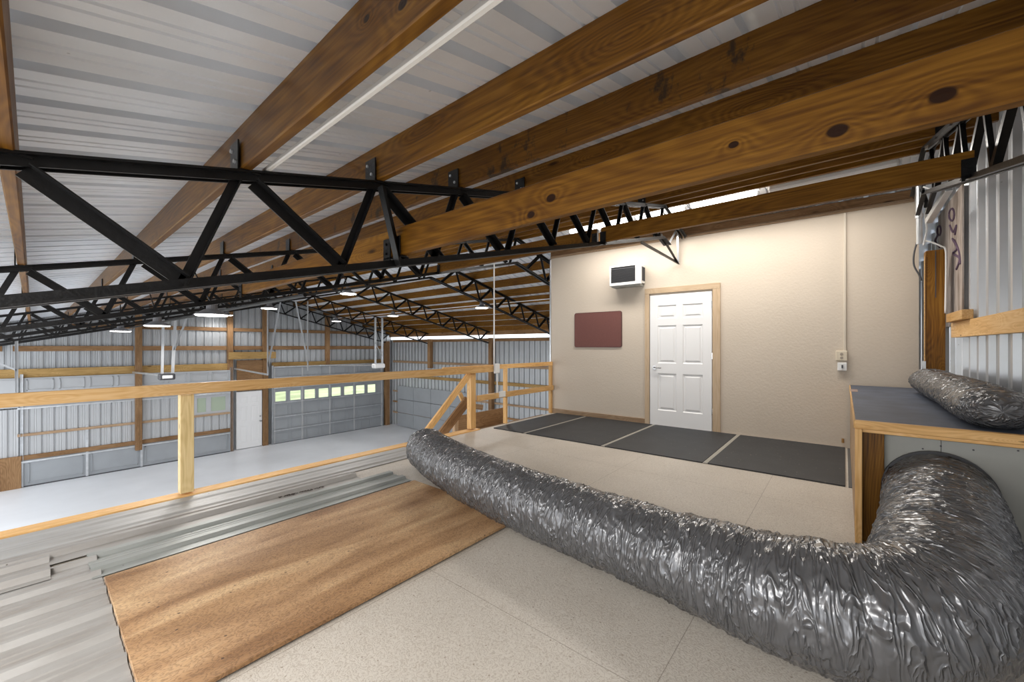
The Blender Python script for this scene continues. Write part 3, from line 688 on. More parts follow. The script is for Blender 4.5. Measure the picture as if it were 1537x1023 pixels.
# side door
sd = struct(thing('door_2', (5.07, GY-.2, LOWZ), 'white door between the two garage doors', None))
xd0 = hit_y(355, 600, GY-.12).x; xd1 = hit_y(393.5, 600, GY-.12).x
bm = bmesh.new(); Wd = xd1-xd0
grid_door(bm, [0, .12, Wd/2-.05, Wd/2+.05, Wd-.12, Wd], [0, .2, .8, .95, 1.5, 1.6, 1.85, 2.03], {(i, j) for i in (1, 3) for j in (1, 3, 5)}, .04, .006)
fin('door_leaf', bm, 'doorwhite', sd, Matrix.Translation((xd0, GY-.10, LOWZ+.02)) @ Matrix.Rotation(R(-90), 4, 'Z') @ Matrix.Scale(-1, 4, (1, 0, 0)))
cylo('door_knob', (xd1-.08, GY-.16, LOWZ+.95), (xd1-.08, GY-.24, LOWZ+.95), .035, 'chrome', sd)
cylo('deadbolt', (xd1-.08, GY-.16, LOWZ+1.12), (xd1-.08, GY-.2, LOWZ+1.12), .03, 'chrome', sd)

# ------------------------------------------------------------------ garage doors
def panel_section(bm, x0, x1, z0, z1, y, n, rec=.01, ins=.05):
    addbox(bm, x0, x1, y, y+.04, z0+.006, z1-.006)
    w_ = (x1-x0)/n
    for k in range(n):
        a, b_ = x0+k*w_+ins, x0+(k+1)*w_-ins
        for (p, q, r, s) in ((a, b_, z1-ins-.02, z1-ins), (a, b_, z0+ins, z0+ins+.02), (a, a+.02, z0+ins, z1-ins), (b_-.02, b_, z0+ins, z1-ins)): addbox(bm, p, q, y-.022, y, r, s)
def tracks(t, x0, x1, ztop):
    for (nm, x, s) in (('left', x0-.03, -1), ('right', x1+.03, 1)):
        bm = bmesh.new(); addbox(bm, x-.03, x-.024, GY-.22, GY-.15, LOWZ, ztop); addbox(bm, x+.02, x+.026, GY-.22, GY-.15, LOWZ, ztop); addbox(bm, x-.03, x+.026, GY-.15, GY-.146, LOWZ, ztop)
        o = fin('track', bm, 'galv', t)
gx0, gx1 = -.16, 4.40
gd = struct(thing('door_3', (gx0, GY-.2, LOWZ), 'left white sectional garage door', None))
Yd = GY-.17
bm = bmesh.new(); panel_section(bm, gx0, gx1, .02, .41, Yd, 8); fin('door_section', bm, 'garagew', gd)
bm = bmesh.new(); panel_section(bm, gx0, gx1, -.37, .02, Yd, 4); fin('door_section', bm, 'garagew', gd)
ribd = lambda z0, z1: corrugated('door_section', (gx0, Yd, z0), (0, 0, 1), (1, 0, 0), (0, 1, 0), z1-z0, gx1-gx0, .2186, 'garagew', start=.1, h=.03, bw=.04, tw=.028, parent=gd)
# window row: left part ribbed, windows at the right end
corrugated('door_section', (gx0, Yd, -1.05), (0, 0, 1), (1, 0, 0), (0, 1, 0), .68, 3.4-gx0, .2186, 'garagew', start=.1, h=.03, bw=.04, tw=.028, parent=gd)
bm = bmesh.new()
wins = [(3.48, 3.72), (3.86, 4.27)]
for (a, b_, z0, z1) in ((3.4, 3.48, -.97, -.50), (3.72, 3.86, -.97, -.50), (4.27, gx1, -.97, -.50), (3.4, gx1, -1.05, -.97), (3.4, gx1, -.50, -.37)): addbox(bm, a, b_, Yd, Yd+.04, z0, z1)
fin('door_section', bm, 'garagew', gd)
for a, b_ in wins: o = boxo('pane', a, b_, Yd+.015, Yd+.02, -.97, -.50, plain('greenish_pane', (.40, .47, .36), .15), gd)
ribd(-1.62, -1.12)
bm = bmesh.new(); panel_section(bm, gx0, gx1, -2.43, -1.74, Yd, 4, ins=.08); fin('door_section', bm, 'garage', gd)
for (z, hh, mm_) in ((-1.085, .07, 'greypine'), (-1.68, .12, 'brown')): board('door_rail', (gx0-.1, Yd-.02, z), (gx1, Yd-.02, z), .04, hh, mm_, gd)
board('door_rail', (gx0-.1, Yd-.02, -.39), (gx1, Yd-.02, -.39), .03, .05, 'galv', gd)
board('door_rail', (gx0-.1, Yd-.02, -1.79), (gx1, Yd-.02, -1.79), .03, .05, 'galv', gd)
for k in range(1, 4):
    x = gx0+k*(gx1-gx0)/4; bm = bmesh.new(); addbox(bm, x-.025, x+.025, Yd-.03, Yd, -2.43, -1.0 if k == 1 else -1.6); fin('stile', bm, 'galv', gd)
bm = bmesh.new(); addbox(bm, gx0, gx1, Yd-.01, Yd+.05, LOWZ, LOWZ+.03); fin('bottom_seal', bm, 'dark', gd)
tracks(gd, gx0, gx1, .5)
# second leaf of a door beyond the left post
gl = struct(thing('door_4', (-1.2, GY-.2, LOWZ), 'sectional garage door cut by the left edge', None))
bm = bmesh.new(); panel_section(bm, XL, -.24, -.37, .41, Yd, 2); fin('door_section', bm, 'garagew', gl)
corrugated('door_section', (XL, Yd, -1.65), (0, 0, 1), (1, 0, 0), (0, 1, 0), 1.25, 1.36, .2186, 'garagew', start=.1, h=.03, bw=.04, tw=.028, parent=gl)
# right door with windows
hx0, hx1 = 5.78, 10.36
hd = struct(thing('door_5', (hx0, GY-.2, LOWZ), 'grey sectional garage door with a row of eight windows', None))
zz = [-2.44, -1.98, -1.47, -.94, -.37, .02, .42]
wx_ = []
for (a, b_) in ((430, 497), (520, 583), (603, 665), (685, 742), (760, 813), (832, 885), (900, 950), (967, 1013)):
    wx_.append((hit_y(300+a/3.8425, 595, Yd).x, hit_y(300+b_/3.8425, 595, Yd).x))
for k in range(6):
    bm = bmesh.new(); z0, z1 = zz[k], zz[k+1]
    if k == 3:
        wz0, wz1 = -.86, -.50
        cur = hx0
        for (a, b_) in wx_: addbox(bm, cur, a, Yd, Yd+.04, z0+.004, z1-.004); cur = b_
        addbox(bm, cur, hx1, Yd, Yd+.04, z0+.004, z1-.004)
        for (a, b_) in wx_:
            addbox(bm, a, b_, Yd, Yd+.04, z0+.004, wz0); addbox(bm, a, b_, Yd, Yd+.04, wz1, z1-.004)
            for (p, q, r, s) in ((a-.03, b_+.03, wz0-.03, wz0), (a-.03, b_+.03, wz1, wz1+.03), (a-.03, a, wz0, wz1), (b_, b_+.03, wz0, wz1)): addbox(bm, p, q, Yd-.015, Yd, r, s)
    else:
        addbox(bm, hx0, hx1, Yd, Yd+.04, z0+.004, z1-.004)
        for j in range(8):
            a = hx0+j*(hx1-hx0)/8+.06; b_ = hx0+(j+1)*(hx1-hx0)/8-.06
            for (p, q, r_, s_) in ((a, b_, z1-.10, z1-.085), (a, b_, z0+.07, z0+.085), (a, a+.015, z0+.07, z1-.085), (b_-.015, b_, z0+.07, z1-.085)): addbox(bm, p, q, Yd-.012, Yd, r_, s_)
    sec = fin('door_section', bm, 'garage', hd)
    if k == 3:
        for (a, b_) in wx_: boxo('pane', a, b_, Yd+.015, Yd+.02, wz0, wz1, 'glass', sec)
    bm = bmesh.new(); addbox(bm, hx0, hx1, Yd-.06, Yd-.01, z1+.005, z1+.02); addbox(bm, hx0, hx1, Yd-.06, Yd-.055, z1+.02, z1+.05); fin('reinforcing_strut', bm, 'galv', hd)
for x in (hx0+.03, hit_y(453.6, 600, Yd).x, hit_y(495, 600, Yd).x, hit_y(531.6, 600, Yd).x, hx1-.03):
    bm = bmesh.new(); addbox(bm, x-.03, x+.03, Yd-.02, Yd, LOWZ+.02, .4); fin('stile', bm, 'garagew', hd)
bm = bmesh.new(); addbox(bm, hx0, hx1, Yd-.01, Yd+.05, LOWZ, LOWZ+.02); fin('bottom_seal', bm, 'dark', hd)
tracks(hd, hx0, hx1, .5)
# outdoor greenery seen through the panes: grass and trees behind the building
o = boxo('floor', -12, 30, GY+.35, GY+40, LOWZ-.3, LOWZ-.15, plain('lawn', (.42, .46, .26), .9, 0, .3, 8, .4, .5)); struct(o)
tm = plain('tree_leaves', (.22, .30, .13), .9, 0, .6, 6, .5, 3)
for k, (x, y, r_) in enumerate(((9, 34, 2.2), (18, 44, 2.4), (27, 48, 1.8), (-1, 37, 2.6))):
    bm = bmesh.new(); bmesh.ops.create_icosphere(bm, subdivisions=4, radius=r_, matrix=Matrix.Translation((x, y, r_*.55)))
    for v_ in bm.verts: v_.co += (v_.co-Vector((x, y, r_*.55))).normalized()*noise.noise(v_.co*.9)*1.1
    t = thing('garden_tree', (x, y, LOWZ-.15), 'leafy tree outside the garage door windows, %s from the left' % ordn[[3, 0, 1, 2].index(k)] , 'tree', 'trees seen through the garage door panes')
    fin('crown', bm, tm, t, smooth=True); cylo('trunk', (x, y, LOWZ-.2), (x, y, r_*.4), .25, 'brown', t)
# cut the wall behind the right door's windows and the left windows: openings in the gable sheet
def cut_gable():
    o = bpy.data.objects['wall_back']; me = o.data; bm = bmesh.new(); bm.from_mesh(me)
    kill = []
    for z in (-.40, -1.0):
        g = bm.verts[:]+bm.edges[:]+bm.faces[:]; bmesh.ops.bisect_plane(bm, geom=g, plane_co=(0, 0, z), plane_no=(0, 0, 1))
    for x in (hx0+.1, hx1-.1, 3.4, 4.3):
        g = bm.verts[:]+bm.edges[:]+bm.faces[:]; bmesh.ops.bisect_plane(bm, geom=g, plane_co=(x, 0, 0), plane_no=(1, 0, 0))
    for f in bm.faces:
        c = f.calc_center_median()
        if -1 < c.z < -.4 and (hx0+.1 < c.x < hx1-.1): kill.append(f)
    bmesh.ops.delete(bm, geom=kill, context='FACES'); bm.to_mesh(me); bm.free()
cut_gable()

# ------------------------------------------------------------------ eave wall timber
for (y, zlo, lb) in ((13.5, .3, 'short brown post at the eave wall near the far corner'), (9.97, -2.2, 'tall brown post of the eave wall behind the railing')):
    o = board('timber_post', (EX-.12, y, zlo), (EX-.12, y, zb(EX)+.25), .16, .16, 'brown', up=(0, 1, 0)); tag(o, lb, 'post', 'posts of the eave wall')
for k, (z, hh, mt_, nm) in enumerate(((1.46, .10, 'brown', 'dark top'), (.52, .10, 'greypine', 'second highest'), (-.12, .12, 'header', 'middle'), (-.86, .07, 'greypine', 'pale'), (-1.35, .07, 'brown', 'low'), (-1.85, .07, 'greypine', 'lowest'))):
    o = board('wall_girt', (EX-.03, 4.3, z), (EX-.03, GY-.3, z), .04, hh, mt_); tag(o, '%s horizontal girt along the eave wall' % nm, 'girt', 'girts of the eave wall')
o = board('eave_board', (EX-.10, 4.4, 1.75), (EX-.10, GY-.1, 1.75), .04, .20, 'brown'); tag(o, 'brown eave board above the bright slit over the eave wall', 'board')
# lower sectional door on the eave wall
ed = struct(thing('door_6', (EX-.06, 12.2, LOWZ), 'white panelled door low on the eave wall', None))
for k in range(3):
    bm = bmesh.new(); z0 = LOWZ+.02+k*.62; addbox(bm, EX-.09, EX-.06, 11.0, 15.9, z0, z0+.6); 
    for j in range(4): addbox(bm, EX-.10, EX-.09, 11.05+j*1.22, 11.08+j*1.22, z0, z0+.6)
    fin('door_section', bm, 'garage', ed)

# ------------------------------------------------------------------ door openers and hanging angles
def strut(name, p0, p1, a, mat, parent): bm = bmesh.new(); angle(bm, Vector(p0), Vector(p1), a, .005, (0, 1, 0) if abs((Vector(p1)-Vector(p0)).normalized().y) < .9 else (0, 0, 1)); return fin(name, bm, mat, parent)
p = CAMP+ray(250, 565)*9.0
t = thing('door_opener', p, 'black and white door opener hung on pale straps before the left garage door', 'door opener')
boxo('motor_box', p.x-.14, p.x+.14, p.y-.1, p.y+.1, p.z-.07, p.z+.07, 'dark', t, .02)
boxo('light_cover', p.x-.09, p.x+.09, p.y-.115, p.y-.1, p.z-.035, p.z+.035, 'white', t, .01)
strut('strap', (p.x-.08, p.y, p.z+.06), (p.x-.06, p.y, zb(p.x)+.02), .04, 'garagew', t); strut('strap', (p.x+.10, p.y, p.z+.06), (p.x+.15, p.y, zb(p.x)+.02), .045, 'garagew', t)
strut('strap', (p.x+.13, p.y, p.z+.6), (p.x+.36, p.y, zb(p.x)+.06), .03, 'garagew', t)
board('rail', (p.x, p.y+.1, p.z+.02), (p.x, GY-.2, .45), .04, .05, 'galv', t)
p = CAMP+ray(568, 549)*13.6
t = thing('door_opener', p, 'white door opener hung by the corner before the windowed garage door', 'door opener')
boxo('motor_box', p.x-.20, p.x+.2, p.y-.12, p.y+.12, p.z-.07, p.z+.08, 'white', t, .03)
strut('strap', (p.x-.13, p.y, p.z+.06), (p.x-.13, p.y, zb(p.x)+.1), .05, 'galv', t); strut('strap', (p.x+.13, p.y, p.z+.06), (p.x+.13, p.y, zb(p.x)+.1), .05, 'galv', t)
strut('strap', (p.x-.13, p.y, p.z+.8), (p.x+.13, p.y, p.z+.35), .03, 'galv', t)
board('rail', (p.x, p.y+.12, p.z+.02), (p.x, GY-.2, .45), .04, .05, 'galv', t)
HS = [(402, 466, 562, 'long pale angle strap hanging beside the garage side door'), (462, 452, 556, 'long pale angle strap hanging before the windowed garage door'), (25, 505, 573, 'pale angle strap hanging at the far left')]
for (u, v0, v1, lb) in HS:
    a = hit_y(u, v0, 13.55); b_ = hit_y(u, v1, 13.55); a.z = max(a.z, zb(a.x)+.02)
    t = thing('hanging_strap', b_, lb, 'strap'); strut('upright', a, b_, .045, 'garagew', t)
    s_ = {25: -1, 402: .5, 462: -.55}[u]
    strut('brace', b_+Vector((0, 0, .25)), (a.x+.7*s_, a.y, zb(a.x+.7*s_)+.05), .035, 'garagew', t)
    if u == 402: board('track', b_, (x345+.1, GY-.2, .45), .03, .05, 'galv', t)

# long conduits in the far bays, along the building
o = cylo('roof_pipe', (7.97, 4.4, zt(7.97)-.06), (7.97, 16.3, zt(7.97)-.06), .012, 'white'); tag(o, 'thin white pipe running along under the far slope purlins', 'pipe')
o = cylo('roof_pipe', (1.85, 4.4, zb(1.85)-.03), (1.85, 16.3, zb(1.85)-.03), .02, 'black'); tag(o, 'thin dark pipe running below the trusses at the left', 'pipe')

# ------------------------------------------------------------------ loft edge: kerb board, railing
o = board('edge_board', (XL, EDGE-.055, .008), (4.24, EDGE-.055, .008), .14, .038, 'pine', z0=-.03); tag(o, 'long flat pine board along the edge of the loft floor', 'board')
boxo_ = boxo
o = boxo('rim_joist', XL, 9.4, EDGE-.10, EDGE-.06, -.24, -.025, 'pine'); tag(o, 'pine rim joist under the edge of the loft floor', 'joist')
rl = thing('railing', (2.3, EDGE-.05, .03), 'pine railing along the loft edge with posts and a slanting brace', 'railing')
RY = EDGE-.13
board('top_rail', (XL, RY, .89), (4.62, RY, .89), .038, .089, 'pine', rl)
board('top_rail', (3.55, RY+.04, .915), (wx(4.2)-.01, RY+.04, .915), .038, .07, 'pine', rl)
def rpost(x, wd, zt_, mat, dp=.089): 
    board('post', (x, RY+.068, .03), (x, RY+.068, zt_), wd, dp, mat, rl, up=(0, 1, 0))
rpost(.815, .09, .84, 'pale'); rpost(4.12, .10, .86, 'pine'); 
board('post', (4.86, RY+.05, 0), (4.86, RY+.05, .89), .045, .06, 'pine', rl, up=(0, 1, 0))
board('post', (wx(4.2)-.04, RY+.05, 0), (wx(4.2)-.04, RY+.05, .93), .06, .05, 'pine', rl, up=(0, 1, 0))
board('mid_rail', (4.18, RY+.01, .47), (wx(4.2)-.02, RY+.01, .47), .038, .085, 'pine', rl)
board('brace', (3.16, RY+.03, .03), (4.05, RY+.03, .84), .038, .085, 'pine', rl)
# tall white conduit with boxes at the railing
a = hit_y(742, 395, RY-.04); t = thing('tall_conduit', (a.x, RY-.04, .5), 'tall thin white conduit rising from the railing to the truss', 'conduit')
cylo('pipe', (a.x, RY-.035, .95), (a.x, RY-.035, zb(a.x)+.05), .011, 'white', t)
cylo('pipe', (a.x+.07, RY-.035, .52), (a.x+.07, RY-.035, .84), .011, 'white', t)
boxo('junction_box', a.x-.0, a.x+.11, RY-.06, RY-.02, .82, .97, 'white', t, .008)
boxo('label_box', a.x+.14, a.x+.28, RY-.03, RY-.0, .44, .53, 'white', t, .005)

# stairs beyond the railing
st = thing('loft_stairs', (3.6, 5.0, LOWZ), 'wooden stair frame rising beyond the railing near the brace', 'stairs')
def fh(u, v, y): return hit_y(u, v, y)
board('stringer', fh(660, 655, 4.75), fh(702, 600, 4.75), .04, .16, 'brown', st)
board('stringer', fh(700, 612, 4.8), fh(690, 590, 4.8), .04, .07, 'pine', st)
board('landing_rail', fh(697, 608, 4.78), fh(724, 611, 4.78), .04, .09, 'greypine', st)
board('stair_post', fh(683, 668, 4.8), fh(683, 625, 4.8), .07, .06, 'greypine', st, up=(0, 1, 0))
a = fh(688, 624, 5.3); b_ = fh(760, 655, 5.3)
boxo('side_panel', a.x, b_.x, 5.3, 5.33, b_.z-.3, a.z, 'brown', st)
boxo('landing_deck', a.x+.5, EX-3.5, 4.5, 5.28, -.35, -.31, 'greypine', st)

# ------------------------------------------------------------------ stuff on the loft floor
# corrugated metal sheets
def decksheet(name, x0, x1, y0, y1, z, mat, lb, per=.23, start=.06, h=.03, bw=.07, tw=.03, tilt=0):
    o = corrugated(name, (x0, y0, z), (1, 0, 0), (0, 1, 0), (0, 0, 1), x1-x0, y1-y0, per, mat, start=start, h=h, bw=bw, tw=tw)
    s = o.modifiers.new('t', 'SOLIDIFY'); s.thickness = .0015; tag(o, lb, 'metal sheet', 'metal sheets lying on the loft floor'); return o
decksheet('metal_sheet', XL, .236, 1.2, 3.38, .006, 'deckmetal', 'dusty ribbed metal sheet left of the plywood, nearest the camera', h=.022, bw=.06, tw=.022)
decksheet('metal_sheet', XL, .06, 3.22, 3.52, .012, 'deckmetal', 'narrow ribbed metal sheet ending in a step beside the plywood corner', per=.2, start=.08)
decksheet('metal_sheet', .2, 2.22, 3.05, 3.42, .010, 'deckgreen', 'greenish channelled metal sheet along the top edge of the plywood', per=.2, start=.12, h=.02, bw=.07, tw=.05)
decksheet('metal_sheet', XL, 1.95, 3.42, 3.72, .014, 'deckmetal', 'grey metal sheet behind the greenish one', per=.22, start=.14)
decksheet('metal_sheet', XL, 2.9, 3.70, 4.13, .008, 'lightsheet', 'pale shiny metal sheet right along the edge board', per=.21, start=.1, h=.010)
# plywood
o = boxo('plywood_sheet', .24, 2.21, 1.77, 2.99, .010, .028, 'ply', bev=.002); tag(o, 'stained brown plywood sheet lying on the loft floor', 'plywood')
# crumbs of dirt on the pale sheet
bm = bmesh.new(); rd = random.Random(3)
pa, pb_ = hit_z(418, 746, .022), hit_z(486, 730, .022)
for k in range(60):
    p = pa.lerp(pb_, rd.random())+Vector((0, rd.uniform(-.012, .012), 0)); sz = rd.uniform(.003, .009)
    bmesh.ops.create_icosphere(bm, subdivisions=1, radius=sz, matrix=Matrix.Translation(p) @ Matrix.Diagonal((1.4, .8, .35, 1)))
o = fin('dirt_crumbs', bm, plain('dirt', (.035, .022, .015), .9)); tag(o, 'line of dark dirt crumbs on the grey metal sheets', 'dirt', kind='stuff')
# rubber mats
def matp(x, y): return (x+WK*(y-0), y)
yb_ = [4.08, 3.475, 2.29, 1.13, -.03]
ml = ['smallest black rubber mat by the railing corner', 'black rubber mat under the maroon board', 'black rubber mat in front of the white door', 'black rubber mat nearest the grey box']
for k in range(4):
    y1, y0 = yb_[k]-.025, yb_[k+1]+.025
    bm = bmesh.new(); X0, X1 = 4.575, 6.30
    q = [(X0+WK*y0, y0), (X1+WK*y0, y0), (X1+WK*y1, y1), (X0+WK*y1, y1)]
    lo = [bm.verts.new((x, y, .001)) for x, y in q]; hi = [bm.verts.new((x, y, .013)) for x, y in q]
    bm.faces.new(lo); bm.faces.new(hi[::-1])
    for s in range(4): bm.faces.new((lo[s], lo[(s+1) % 4], hi[(s+1) % 4], hi[s]))
    o = fin('rubber_mat', bm, 'rubber'); tag(o, ml[k], 'mat', 'rubber mats along the beige wall')
for k in (1, 2, 3):
    y = yb_[k]; o = board('joint_strip', (4.57+WK*y, y, .006), (6.30+WK*y, y, .006), .042, .009, plain('strip', (.33, .31, .27), .5), bev=.001)
    tag(o, 'grey strip between the rubber mats, %s from the railing' % ordn[k-1], 'floor strip', 'strips between the mats')
o = board('joint_strip', (4.57, -.045, .004), (6.3, -.045, .004), .035, .008, plain('strip_dark', (.10, .10, .10), .5)); tag(o, 'dark strip at the foot of the grey box beside the last mat', 'floor strip')

# ------------------------------------------------------------------ grey box (stair bulkhead)
BX0, BX1, BY, BH = 3.32, 6.30, -.05, .77
bk = thing('bulkhead_box', (BX0, -.45, 0), 'waist-high box with a dark blue-grey top and pale pine edge, under the small duct', 'box')
boxo('top', BX0+.04, BX1, MY+.04, BY, BH-.03, BH, 'bluemat', bk)
board('front_edge', (BX0+.02, BY, BH-.024), (BX0+.02, MY+.04, BH-.024), .045, .05, 'pine', bk)
board('under_edge', (BX0+.045, BY-.02, BH-.062), (BX0+.045, MY+.04, BH-.062), .035, .022, 'pine', bk)
board('side_edge', (BX0+.0, BY+.0, BH-.024), (BX1, BY+.0, BH-.024), .012, .05, 'pine', bk)
boxo('side_panel', BX0+.03, BX1, BY-.014, BY-.002, 0, BH-.05, 'greypine', bk)
board('end_stud', (BX0+.02, BY-.018, 0), (BX0+.02, BY-.018, BH-.05), .035, .04, 'pine', bk, up=(1, 0, 0))
board('end_stud', (BX0+.075, BY-.085, 0), (BX0+.075, BY-.085, BH-.05), .11, .03, 'beam', bk, up=(1, 0, 0))
bm = bmesh.new(); addbox(bm, BX0+.10, BX0+.112, -.435+.0, BY-.02, 0, BH-.05); addbox(bm, BX0+.10, BX0+.112, MY+.04, -.438, 0, BH-.05)
fp = fin('front_panel', bm, 'greypanel', bk)
for (u, v) in ((1383, 655), (1385, 673), (1412, 669), (1461, 675), (1528, 676)):
    p = hit_x(u, v, BX0+.10); cylo('screw_hole', p, p-Vector((.004, 0, 0)), .0045, 'dark', fp, 10)
p = hit_z(1276, 584, BH+.002)
boxo('tape_patch', p.x-.25, p.x+.05, p.y-.06, p.y+.0, BH, BH+.0015, plain('tape', (.28, .20, .17), .6), bk)

# ------------------------------------------------------------------ ducts
def spline(pts, n):
    V = [Vector(p) for p in pts]; out = []; m = len(V)
    seg = []
    for i in range(m-1):
        a = V[max(i-1, 0)]; b_ = V[i]; c = V[i+1]; d = V[min(i+2, m-1)]
        for k in range(60):
            t = k/60; seg.append(.5*((2*b_)+(c-a)*t+(2*a-5*b_+4*c-d)*t*t+(3*b_-a-3*c+d)*t*t*t))
    seg.append(V[-1])
    L_ = [0]
    for a, b_ in zip(seg, seg[1:]): L_.append(L_[-1]+(b_-a).length)
    j = 0
    for i in range(n):
        s = L_[-1]*i/(n-1)
        while j < len(L_)-2 and L_[j+1] < s: j += 1
        f = (s-L_[j])/max(1e-9, L_[j+1]-L_[j]); out.append((seg[j].lerp(seg[j+1], min(1, f)), s))
    return out, L_[-1]
def duct(name, pts, rad, n, seg, parent, amp=.0085, pitch=.34, floor=0.0, seed=0, flat=1.0):
    P, LT = spline(pts, n); bm = bmesh.new(); uvl = bm.loops.layers.uv.new('UVMap'); rings = []
    for i, (p, s) in enumerate(P):
        t = (P[min(i+2, n-1)][0]-P[max(i-2, 0)][0]).normalized()
        side = Vector((0, 0, 1)).cross(t).normalized(); up = t.cross(side)
        # curvature compresses the inner side
        a = P[max(i-12, 0)][0]; b_ = P[min(i+12, n-1)][0]; mid = (a+b_)/2; cv = (mid-p)
        ring = []
        r0 = rad(s/LT)
        for k in range(seg):
            th = 2*math.pi*k/seg; c, sn = math.cos(th), math.sin(th)
            dirv = side*c+up*sn*flat
            cvk = min(1.6, cv.length/.03)
            inner = max(0, dirv.dot(cv.normalized())) if cv.length > 1e-5 else 0
            # hoop rings and film wrinkles
            hoop = math.cos(2*math.pi*(s/.055+th/(2*math.pi)))*.0012
            sc = noise.noise(Vector((c*1.6+seed, sn*1.6, s*2.2)))
            w1 = abs(noise.noise(Vector((c*2.6+seed, sn*2.6, s*17+sc*2.2))))
            w2 = abs(noise.noise(Vector((c*5.5+7+seed, sn*5.5, s*30+sc*3))))
            fold = (1-min(1, w1*4.5))**2*amp*.9+(1-min(1, w2*3.5))**2*amp*.5+noise.noise(Vector((c*1.2, sn*1.2, s*5+seed)))*amp*.6-amp*.4
            crease = -math.exp(-((((s+.10) % pitch)-pitch/2)/.012)**2)*amp*.9
            fold += crease
            if cvk > .15:
                ph = s*2*math.pi/.06+sc*4
                fold += math.sin(ph+noise.noise(Vector((c*2, sn*2, s*4)))*5)*.007*cvk*(.25+inner)
            q = p+dirv*(r0+fold+hoop)
            if q.z < floor+.003: q.z = floor+.003+(q.z-floor)*.02
            ring.append(bm.verts.new(q))
        rings.append(ring)
    for i in range(n-1):
        for k in range(seg):
            k2 = (k+1) % seg
            f = bm.faces.new((rings[i][k], rings[i][k2], rings[i+1][k2], rings[i+1][k])); f.smooth = True
            for lp, (ii, kk) in zip(f.loops, ((i, k), (i, k+1), (i+1, k+1), (i+1, k))): lp[uvl].uv = (P[ii][1], kk/seg*1.25)
    for rg, inv in ((rings[0], 1), (rings[-1], -1)):
        c = sum((v.co for v in rg), Vector())/seg; cvv = bm.verts.new(c)
        for k in range(seg): bm.faces.new((rg[k], rg[(k+1) % seg], cvv))
    return fin(name, bm, 'duct', parent)
dt = thing('flexible_duct', (2.05, 1, 0), 'huge wrinkled silver-grey flexible duct lying across the loft floor', 'duct')
path = [(2.60, 3.38, .205), (2.44, 2.95, .20), (2.27, 2.40, .20), (2.14, 1.70, .20), (2.07, 1.0, .20), (2.02, .45, .205), (1.99, .18, .215), (2.03, -.08, .23), (2.2, -.26, .25), (2.5, -.32, .285), (2.9, -.38, .335), (3.36, -.42, .375)]
def rf(f):
    if f < .03: return .15+.05*math.sqrt(f/.03)
    if f > .55: return .203+.035*min(1, (f-.55)/.13)
    return .203
duct('sleeve', path, rf, 1100, 120, dt)
bm = bmesh.new(); bmesh.ops.create_cone(bm, cap_ends=True, segments=40, radius1=.246, radius2=.246, depth=.03, matrix=Matrix.Translation((3.395, -.42, .375)) @ Matrix.Rotation(R(90), 4, 'Y')); fin('collar', bm, 'dark', dt)
d2 = thing('flexible_duct', (4.5, -.68, BH), 'smaller wrinkled silver-grey duct lying on the blue-grey box top', 'duct')
duct('sleeve', [(5.75, -.66, BH+.13), (5.2, -.66, BH+.12), (4.4, -.665, BH+.12), (3.7, -.66, BH+.115), (3.37, -.66, BH+.11)], lambda f: (.165 if f > .05 else .11+.055*math.sqrt(f/.05)) if f < .93 else .165*math.sqrt(max(.003, 1-((f-.93)/.07)**2)), 420, 72, d2, amp=.009, pitch=.5, floor=BH, seed=5, flat=.72)

# ------------------------------------------------------------------ corner at the right
p = hit_x(1401, 560, 6.1)
cp = thing('corner_post', (6.15, -.74, BH), 'thick cracked pine post standing behind the box in the corner', 'post')
board('shaft', (6.14, -.735, BH-.0), (6.14, -.735, 2.25), .145, .12, 'beam', cp, up=(1, 0, 0))
bm = bmesh.new(); addbox(bm, 6.076, 6.081, -.74, -.733, 1.75, 2.24); fin('crack', bm, 'dark', cp)
boxo('lit_edge', 6.07, 6.09, -.658, -.652, BH, 2.2, 'pine', cp)  # paler wood colour paints in the light on the post's left edge
o = board('wall_girt', (6.05, MY+.058, 1.40), (-1.0, MY+.058, 1.40), .04, .15, 'trimwood'); o.data.materials[0] = M['pine']; tag(o, 'pine girt nailed across the metal wall at the right edge', 'girt')
a = hit_y(1422, 477, MY+.06); b_ = hit_y(1452, 470, MY+.06)
o = board('wood_block', (5.95, MY+.09, 1.52), (5.25, MY+.09, 1.52), .07, .085, 'pine'); tag(o, 'short pine offcut resting on the wall girt beside the corner post', 'wood block')
o = boxo('plywood_offcut', 5.72, 7.0, MY+.038, MY+.05, 1.45, 2.80, 'oldply'); tag(o, 'dirty grey plywood panel with purple scrawl in the corner beside the metal wall', 'plywood')
# purple scrawls on it
def scrawl(pts, lb=None):
    P = [hit_y(u, v, MY+.052) for u, v in pts]; return tube('scrawl', P, .011, 'purple', pl, 5)
pl = o
def ell(cx, cy, a, b_, n=10): return [(cx+a*math.cos(6.283*k/n), cy+b_*math.sin(6.283*k/n)) for k in range(n+1)]
scrawl(ell(1429, 322, 4, 9)); scrawl([(1426, 338), (1431, 348), (1436, 338), (1434, 352)]); scrawl(ell(1410, 346, 3, 7)); scrawl([(1430, 358), (1437, 372), (1431, 380), (1441, 388), (1436, 404)]); scrawl([(1433, 360), (1440, 378), (1442, 396)]); scrawl([(1408, 352), (1404, 362), (1411, 371)])
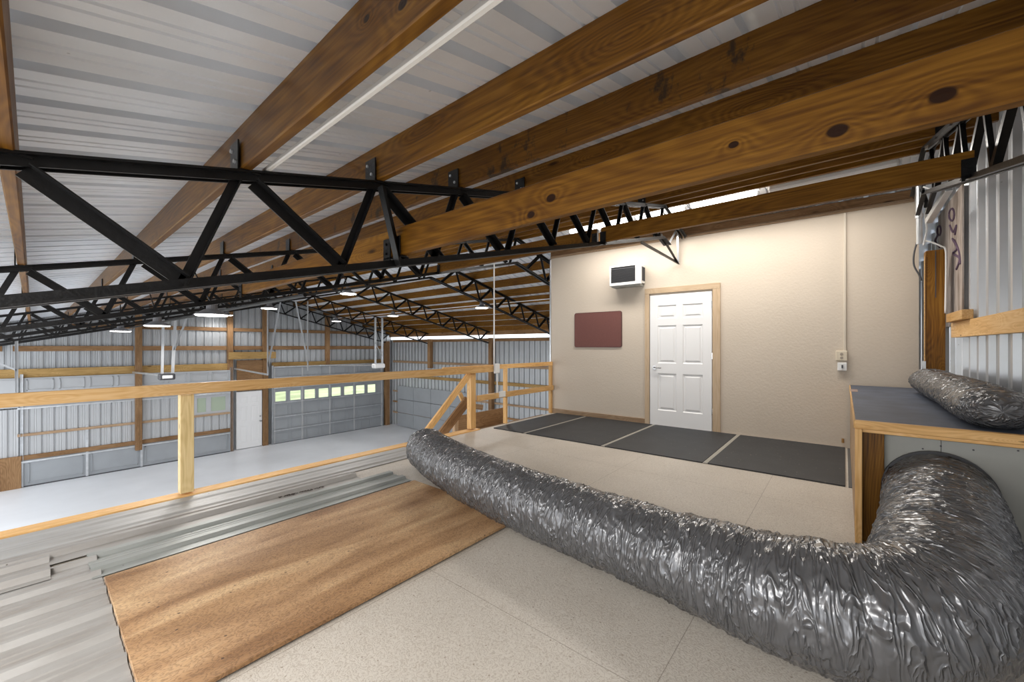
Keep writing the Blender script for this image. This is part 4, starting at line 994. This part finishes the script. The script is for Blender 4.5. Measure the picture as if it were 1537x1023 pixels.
# galvanised pipe, braces and cables above the post
p0 = hit_x(1380, 366, 5.9); p1 = hit_x(1380, 272, 5.9); p2 = hit_x(1378, 222, 5.9)
cc = thing('steel_pipe', p0, 'shiny galvanised pipe rising over the corner post', 'pipe')
cylo('pipe', p0, p2, .024, 'galv', cc); cylo('coupling', p0+(p2-p0)*.27, p0+(p2-p0)*.31, .032, 'galv', cc)
sb = thing('steel_brace', hit_x(1395, 332, 5.6), 'shiny slanting steel brace between the pipe and the end truss', 'brace')
board('bar', hit_x(1394, 332, 5.6), hit_x(1424, 283, 5.2), .05, .05, 'galv', sb)
board('bar', hit_x(1392, 222, 5.2), hit_x(1436, 186, 4.6), .035, .035, 'galv', sb)
def cable(pts, x, r_, mat, lb): o = tube('cable', [hit_x(u, v, x) for u, v in pts], r_, mat); tag(o, lb, 'cable')
cable([(1378, 358), (1372, 380), (1372, 398), (1380, 413), (1383, 421)], 6.0, .008, 'dark', 'dark cable drooping left of the corner post')
cable([(1388, 285), (1392, 305), (1389, 325), (1391, 345), (1386, 368)], 5.95, .008, 'white', 'white cable hanging beside the galvanised pipe')
cable([(1362, 224), (1366, 231), (1374, 234), (1384, 231)], 5.5, .008, 'white', 'white cable loop at the end of the unlit tube light')
cable([(1388, 361), (1400, 364), (1412, 369), (1419, 374), (1420, 400), (1419, 470)], 6.04, .008, 'white', 'white cable running over the top of the corner post')
cable([(1386, 280), (1400, 284), (1412, 282), (1425, 284)], 5.7, .008, 'white', 'white cable strung between the pipe and the brace')
mb = thing('wall_bracket', hit_x(1384, 545, 6.05), 'small grey metal bracket left of the corner post above the box', 'bracket')
boxo('plate', 6.03, 6.06, -.66, -.63, 1.0, 1.08, 'galv', mb)
# pronged brace where the foreground truss meets the beige wall
wb = thing('truss_brace', hit_w(1018, 397, .03), 'dark forked steel brace between the foreground truss end and the beige wall', 'brace')
e = hit_w(1017, 394, .03)
def bar(p0, p1, a, mat): bm = bmesh.new(); angle(bm, p0, p1, a, .005, (0, 1, .3)); return fin('bar', bm, mat, wb)
bar(hit_y(962, 363, 1.84), e, .035, 'black_old'); bar(hit_y(992, 352, 1.84), e, .04, 'black_old'); bar(hit_w(1016, 346, .06), e, .03, 'galv'); bar(hit_y(1003, 366, 1.85), hit_w(1015, 344, .1), .02, 'galv')
